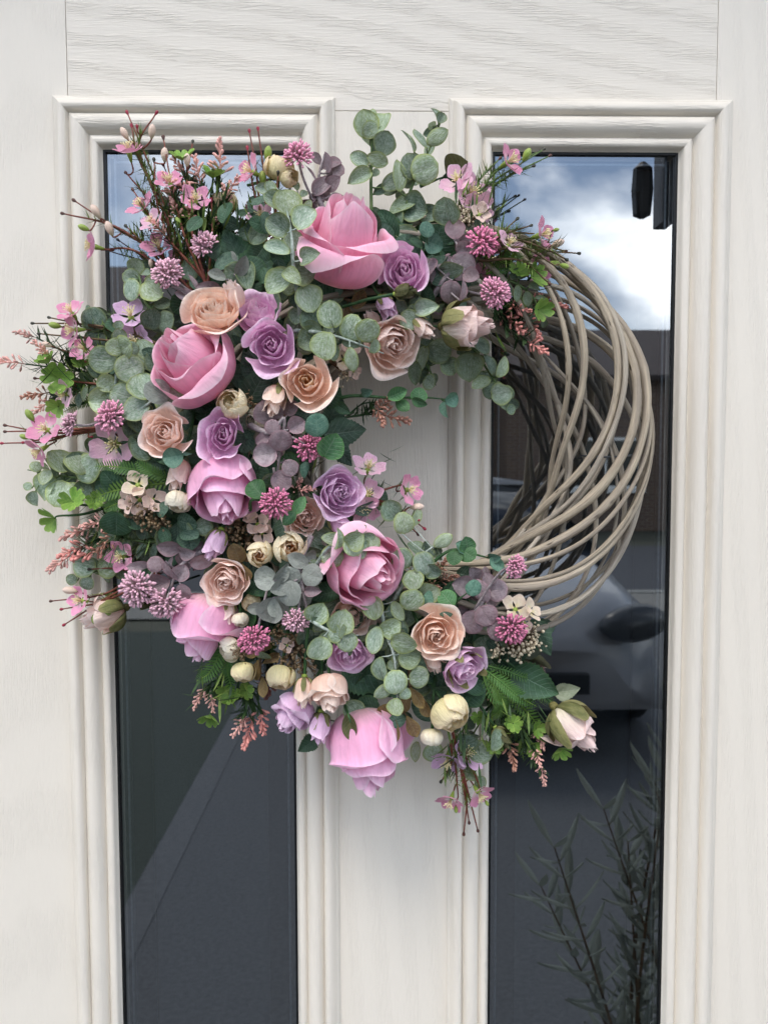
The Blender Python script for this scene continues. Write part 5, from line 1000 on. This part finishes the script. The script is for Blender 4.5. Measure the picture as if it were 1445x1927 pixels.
Vn('teal heart-shaped leaves above the lower right peach rose', [(850, 1170, 96), (858, 1135, 110), (880, 1115, 114)], [(892, 1107, 36, 60, .1, .1, 4, 'round', 'teal'), (838, 1143, 42, 190, .1, .1, 6, 'round', 'teal'), (842, 1128, 40, 130, .2, .1, 2, 'round', 'midgreen'), (812, 1126, 36, 120, .2, .2, -4, 'round', 'teal')])
Vn('dark round leaves low behind the fern at lower left', [(470, 1150, 80), (465, 1170, 86), (460, 1180, 86)], [(470, 1162, 42, -100, .1, .1, 0, 'round', 'midgreen'), (405, 1120, 50, 100, .4, .2, -8, 'rose', 'dark'), (440, 1150, 34, 190, .2, .2, -4, 'round', 'dark')], 'dark')
# ---- clovers
clover('four-leaf clover sprig standing at the upper left against the glass', [(343, 302, 27, (.0, .75, .5)), (400, 335, 28, (.1, .8, .35)), (345, 405, 22, (0, .5, .7))], (378, 470, 58))
clover('bright clover-leaf sprig at the left edge, biggest of its kind', [(92, 684, 26, (-.3, .7, .5)), (112, 712, 33, (.1, -.05, 1)), (110, 765, 24, (-.1, -.3, .8)), (150, 690, 20, (.2, .6, .5))], (190, 745, 58))
clover('bright clover-leaf sprig low at the left edge above the coral spikes', [(138, 945, 30, (.1, .4, .8)), (104, 975, 30, (-.4, -.35, .6)), (178, 945, 22, (.3, .3, .8))], (215, 950, 60))
clover('bright clover-leaf sprig at the upper right by the pincushion flowers', [(975, 512, 24, (.1, .3, .9)), (1002, 520, 28, (.4, .2, .7)), (1012, 582, 28, (.4, -.2, .8)), (955, 495, 22, (-.2, .5, .7))], (945, 560, 80))
clover('bright clover leaf dangling over the left glass', [(396, 1345, 27, (-.1, -.6, .6)), (425, 1300, 22, (.2, -.1, .9))], (430, 1240, 56))
clover('small bright clover head between the fern and the lower right bud', [(965, 1362, 21, (.05, .3, .9), 78, 7), (1008, 1372, 20, (.4, .1, .8)), (1052, 1408, 27, (.1, -.55, .6))], (925, 1290, 62))
clover('clover leaves beside the yellow ranunculus at lower left', [(440, 1312, 22, (-.3, .4, .7)), (462, 1300, 18, (.3, .2, .8))], (455, 1250, 60))
# ---- ferns
fern('fern sprig fanning left below the pale blossom', [([(340, 905, 88), (270, 915, 92), (210, 925, 88), (165, 942, 78)], 22), ([(330, 900, 88), (260, 885, 94), (215, 878, 90), (178, 877, 82)], 18), ([(335, 905, 90), (290, 890, 102), (255, 868, 104)], 18), ([(330, 910, 84), (250, 935, 86), (215, 950, 86), (195, 958, 80)], 20)])
fern('fern sprig hanging at lower left above the dangling clover', [([(445, 1180, 84), (420, 1220, 88), (395, 1265, 84), (370, 1282, 76)], 20), ([(450, 1180, 84), (425, 1195, 92), (395, 1203, 90), (360, 1194, 82)], 20), ([(450, 1190, 84), (430, 1240, 86), (430, 1270, 84), (440, 1310, 76)], 18), ([(440, 1200, 84), (412, 1240, 86), (408, 1290, 80)], 18)])
fern('fern sprig with arching tips at lower right', [([(905, 1255, 78), (945, 1285, 84), (975, 1310, 82), (1010, 1330, 72)], 20), ([(905, 1260, 78), (935, 1300, 84), (940, 1335, 80), (925, 1350, 74)], 18), ([(905, 1250, 78), (950, 1262, 82), (990, 1275, 78), (1008, 1258, 70)], 12), ([(905, 1260, 80), (925, 1310, 84), (950, 1320, 80), (955, 1350, 74)], 14)])
fern('small fern frond over the pink blossom at upper right', [([(915, 510, 84), (940, 490, 92), (960, 480, 92), (985, 482, 86)], 16), ([(915, 515, 84), (945, 505, 90), (980, 500, 84)], 16)])
# ---- salmon spikes
SP = spikes
SP('salmon spike sprig rising against the left glass at the top', [(414, 302, 56, 88), (373, 326, 48, 100), (340, 320, 40, 120), (428, 378, 44, 100, .4), (405, 428, 30, 80, .8), (352, 360, 44, 140, .3), (330, 395, 36, 110, .3), (436, 350, 36, 50)], (385, 480, 62), lf=1.2)
SP('salmon spike sprig on the left edge over the cream door', [(50, 630, 34, 165), (24, 682, 44, 175), (84, 662, 42, 130, .5), (70, 742, 44, 195, .5, 'salmonb'), (82, 764, 36, 220, .4)], (190, 705, 54), lf=1.3)
SP('coral spike sprig fanning out at the left below the clover', [(150, 1000, 56, 200, .3), (118, 1056, 50, 215), (172, 1040, 56, 200, .4, 'coral'), (180, 985, 44, 190, .4), (140, 1035, 50, 205, .3, 'coral'), (200, 1020, 44, 230, .5, 'salmonb')], (255, 985, 62), 'salmon', lf=1.2)
SP('coral spike sprig over the bare rods at upper right', [(962, 603, 56, -50, .4), (1002, 612, 52, -65, .4), (1038, 572, 46, -15), (1010, 652, 42, -35, .4), (1000, 565, 34, 30, .4), (975, 580, 40, -20, .6)], (930, 590, 72), 'coral', lf=.9)
SP('salmon spike sprig hanging over the left glass at lower left', [(378, 1310, 42, -120), (398, 1318, 36, -80), (470, 1372, 58, -105, .3, 'coral'), (492, 1352, 50, -80, .3, 'coral'), (452, 1365, 40, -125)], (450, 1262, 58), lf=1.1)
SP('pink-tipped spike sprig hanging beside the large lower right bud', [(1014, 1386, 40, -70, .4), (1010, 1422, 36, -75, .4), (1021, 1458, 34, -80), (962, 1418, 50, -80, .4, 'salmonb'), (925, 1310, 34, -40, .5, 'salmonb')], (940, 1320, 62), lf=1.6)
SP('brownish pink spike sprig inside the opening under the vine', [(712, 776, 48, -70, .5, 'salmonb'), (742, 786, 50, -15, .2, 'salmonb'), (725, 758, 40, 40, .5, 'salmonb')], (650, 785, 80), 'salmonb', lf=.4)
SP('small salmon spikes under the central pincushion flower', [(574, 922, 34, 10, .6), (560, 915, 30, 60, .6)], (555, 930, 100), lf=.3)
SP('dark brown spike sprig over the lower inner rods', [(840, 1090, 38, 20, .3, 'salmonb'), (830, 1065, 36, 50, .3, 'salmonb'), (812, 1100, 32, -20, .4, 'salmonb')], (780, 1090, 74), 'salmonb', lf=.8)
# ---- berries with cream florets
berries('brown berry cluster with cream florets at the left', [(262, 968, 30), (300, 985, 30), (285, 960, 26)], [(256, 910, 26, (-.1, .3, .9)), (262, 943, 26, (.1, -.2, .9), 'floretp'), (290, 940, 22, (.5, .1, .7), 'floretp'), (238, 945, 20, (-.5, -.1, .7), 'floretp')], (300, 920, 82))
berries('brown berry cluster beside the open cream ranunculus', [(448, 1005, 30), (466, 985, 26), (440, 990, 26)], [(485, 985, 22, (.2, .3, .9), 'floretp'), (495, 1005, 20, (.4, -.1, .8), 'floretp'), (470, 970, 16, (-.1, .6, .7), 'floret')], (480, 1030, 84))
berries('pale berry cluster below the lower right pincushion flower', [(995, 1215, 32), (970, 1222, 28), (1005, 1200, 24), (940, 1225, 22)], [(972, 1143, 26, (.1, .5, .6)), (1002, 1148, 22, (.5, .5, .5)), (992, 1172, 18, (.7, .1, .6), 'floretp')], (930, 1190, 80), 'berryc')
berries('brown berry cluster between the lower pincushion and the round discs', [(555, 1222, 30), (545, 1245, 26), (575, 1255, 24), (520, 1195, 20)], [(540, 1215, 14, (0, .2, .9), 'floretp')], (550, 1195, 88))
berries('cream-beaded berry cluster among the pale blossoms at the top right', [(880, 412, 24), (870, 395, 18)], [(905, 400, 20, (.3, .2, .8), 'floretp')], (840, 450, 72), 'berryc')
berries('cream floret cluster hanging by the inner edge under the frosted stem', [(655, 705, 22), (645, 690, 16)], [(648, 675, 20, (.2, .1, .9), 'floret'), (660, 655, 18, (.4, .4, .7), 'floretp'), (668, 700, 14, (.5, -.4, .7), 'floretp')], (620, 680, 84), 'berryc')
berries('dark berries between the ranunculus ball and the apricot bud', [(468, 752, 14), (460, 770, 14)], [], (478, 765, 104))
berries('brown beads behind the lower left pincushion flower', [(445, 1225, 14), (455, 1235, 14)], [], (480, 1225, 112))
# ---- the packed greenery that the stems are pushed into
rg = random.Random(99); mb = MB(); cx, cy = 820, 836
LMS = [leaf_mesh('oval', 70+i) for i in range(4)]+[leaf_mesh('round', 80+i) for i in range(3)]
k = 0
while k < 620:
    th = radians(rg.uniform(165, 372)); ro = rg.gauss(325, 46); ro = max(245, min(415, ro)); x = cx+ro*sin(th)*1.02; y = cy-ro*cos(th)
    if (x-820 > 60 and y > 836) and rg.random() < .3: continue
    w_ = 1.0; dep = rg.uniform(30, 92)
    if x > 800 and y < 836 and x > 930: continue
    V, F_, U = LMS[k % 7]; L = rg.uniform(34, 64)*px(dep)
    out_ = math.degrees(math.atan2(-(y-cy), x-cx))+rg.uniform(-80, 80)
    R = screen_rot(out_, rg.uniform(-.8, .8), rg.uniform(-.8, .8)).to_4x4()
    mb.add(V, F_, U, Matrix.Translation(P(x, y, dep)) @ R @ Matrix.Scale(L, 4), k % 3); k += 1
# extra infill between the flowers left of the ring
for (x0, y0, rx, ry, n) in ((470, 470, 110, 90, 60), (300, 740, 110, 120, 80), (330, 960, 120, 120, 80), (470, 830, 120, 190, 110), (560, 1100, 150, 150, 110), (700, 1240, 120, 120, 70), (860, 1290, 80, 90, 50), (740, 500, 100, 80, 50)):
    for j in range(n):
        x = x0+rx*.62*max(-1.5, min(1.5, rg.gauss(0, .85))); y = y0+ry*.62*max(-1.5, min(1.5, rg.gauss(0, .85))); dep = rg.uniform(40, 96); V, F_, U = LMS[(j*3) % 7]; L = rg.uniform(34, 60)*px(dep)
        mb.add(V, F_, U, Matrix.Translation(P(x, y, dep)) @ screen_rot(rg.uniform(0, 360), rg.uniform(-.8, .8), rg.uniform(-.8, .8)).to_4x4() @ Matrix.Scale(L, 4), j % 3)
fo = bpy.data.objects.new('packed_foliage', mb.mesh('packed_foliage', M['dark'], M['eucdark'], M['darkgrey'])); COL.objects.link(fo)
tag(fo, 'dense dark green leaves packed behind the flowers of the wreath', 'foliage', None, 'stuff')
# fine dark needles and small leaves that fill the fringe of the greenery
rg = random.Random(5); mb = MB()
for (x0, y0, rx, ry, ang, n) in ((400, 430, 90, 70, 80, 130), (150, 690, 70, 60, 170, 90), (215, 990, 80, 60, 200, 120), (990, 480, 60, 40, 10, 90), (900, 420, 50, 60, 50, 80), (960, 590, 50, 50, -30, 70), (430, 1260, 60, 60, -110, 90), (960, 1340, 60, 60, -60, 120), (320, 430, 60, 60, 110, 60), (870, 1400, 40, 50, -90, 50), (720, 960, 60, 50, 20, 50), (800, 1080, 50, 40, 10, 50), (560, 1020, 200, 200, 0, 120)):
    for j in range(n):
        a = radians(ang+rg.gauss(0, 38)); x = x0+rx*.6*max(-1.4, min(1.4, rg.gauss(0, .9))); y = y0+ry*.6*max(-1.4, min(1.4, rg.gauss(0, .9))); d_ = Vector((cos(a), rg.gauss(-.1, .35), sin(a))).normalized()
        V, F_, U = grid(2, 3, lambda u, v: (u*.06*sin(pi*min(1, v*.95+.05)), v, .12*v*v))
        mb.add(V, F_, U, Matrix.Translation(P(x, y, rg.uniform(45, 88))) @ d_.to_track_quat('Y', 'Z').to_matrix().to_4x4() @ Matrix.Scale(rg.uniform(26, 52)*px(70), 4), j % 2)
fo = bpy.data.objects.new('needle_foliage', mb.mesh('needle_foliage', M['needle'], M['needled'])); COL.objects.link(fo)
tag(fo, 'fine dark green needles fringing the flowers of the wreath', 'foliage', None, 'stuff')
wax('thin waxflower twigs covering the upper end of the bare willow rods', [[(880, 480, 92), (960, 450, 100), (1030, 470, 98), (1062, 486, 92)], [(900, 480, 92), (980, 465, 102), (1045, 500, 100)], [(900, 490, 92), (980, 490, 102), (1030, 530, 100)], [(900, 470, 92), (950, 440, 98), (995, 425, 92)]], [(960, 455, 22, (.3, .5, .7), 'waxpale')], [(1062, 500, 9, -20, 'g')], tips='ddbd', smat='stemb', needles=70)
E = lambda *a, **k: sprig(*a, group='round-leaved eucalyptus sprigs', **k)
E('small-leaved eucalyptus sprig under the green clovers over the rods', [(930, 520, 84), (965, 530, 90), (1000, 555, 90), (1020, 600, 84)], [], kind='oval', mat='eucdark', auto=5, size=34, smat='stemg')
E('small-leaved eucalyptus sprig reaching left between the clover and pincushions', [(250, 720, 66), (200, 715, 68), (150, 735, 62), (112, 752, 54)], [], kind='oval', mat='eucdark', auto=6, size=36, smat='stemg')
E('small-leaved eucalyptus sprig at upper left behind the clover heads', [(430, 520, 56), (400, 450, 60), (375, 400, 58), (360, 350, 52)], [], kind='oval', mat='eucdark', auto=6, size=34, smat='stemg')
E('small-leaved eucalyptus sprig hanging at the lower right by the fern', [(890, 1280, 62), (930, 1320, 64), (960, 1350, 60), (985, 1400, 52)], [], kind='oval', mat='eucdark', auto=6, size=36, smat='stemg')
E('pale small-leaved eucalyptus sprig in the upper middle behind the frosted one', [(600, 560, 70), (590, 480, 78), (580, 420, 76), (560, 360, 70)], [], kind='oval', mat='euc', auto=6, size=38, smat='stemw')
E('small-leaved eucalyptus sprig below the coral spikes at the left', [(330, 1010, 60), (280, 1020, 66), (220, 1010, 62), (170, 1005, 54)], [], kind='oval', mat='eucdark', auto=6, size=36, smat='stemg')
R_('tiny ivory ranunculus bud between the blush rose and the grey leaves', 452, 1168, 18, (.1, -.7, .5), 'ivory', 104)
fern('fern sprig behind the pink-tipped spikes at the lower right tail', [([(900, 1270, 64), (960, 1310, 70), (1000, 1350, 68), (1030, 1395, 58)], 20), ([(905, 1275, 64), (945, 1330, 68), (975, 1380, 64), (985, 1430, 56)], 18), ([(900, 1265, 64), (970, 1290, 70), (1020, 1310, 66), (1050, 1330, 58)], 16)])
fern('fern sprig among the round leaves at the far left edge', [([(230, 720, 58), (180, 725, 62), (140, 735, 60), (100, 730, 52)], 16), ([(225, 730, 58), (185, 750, 62), (150, 760, 60), (120, 775, 52)], 16)])
spikes('small salmon spike sprig at upper left among the pink blossoms', [(318, 350, 38, 110, .3), (300, 430, 36, 130, .4), (360, 395, 36, 80, .5)], (370, 500, 64), 'salmon', lf=1.0)
clover('small clover sprig at the lower right tail under the fern', [(930, 1400, 20, (-.1, -.2, .9)), (1000, 1405, 20, (.2, -.2, .9)), (900, 1350, 18, (0, .2, .9))], (930, 1320, 58))
wax('second waxflower spray with pink blossoms filling the upper left corner', [[(400, 560, 74), (350, 450, 78), (325, 360, 72), (308, 262, 62)], [(390, 540, 74), (360, 430, 78), (352, 340, 70), (362, 270, 62)], [(380, 520, 74), (300, 430, 72), (252, 360, 62)], [(390, 540, 74), (400, 440, 76), (398, 380, 70)]], [(318, 338, 23, (-.1, .5, .7)), (368, 372, 24, (.2, .4, .8)), (285, 415, 22, (-.4, .4, .6), 'waxpale')], [(352, 300, 11, 85, 'p'), (336, 418, 10, 110, 'g')], tips='bdbr', needles=50)
wax('short waxflower spray with pink blossoms between the clovers at the left', [[(260, 740, 70), (190, 700, 72), (140, 668, 64), (92, 650, 54)], [(240, 730, 70), (160, 720, 70), (70, 712, 54)], [(250, 720, 70), (190, 660, 70), (160, 650, 62)]], [(155, 655, 22, (-.3, .4, .8)), (118, 742, 22, (-.4, -.1, .8), 'waxpale')], [(88, 648, 9, 160, 'p')], tips='db-', smat='stemr', needles=40)
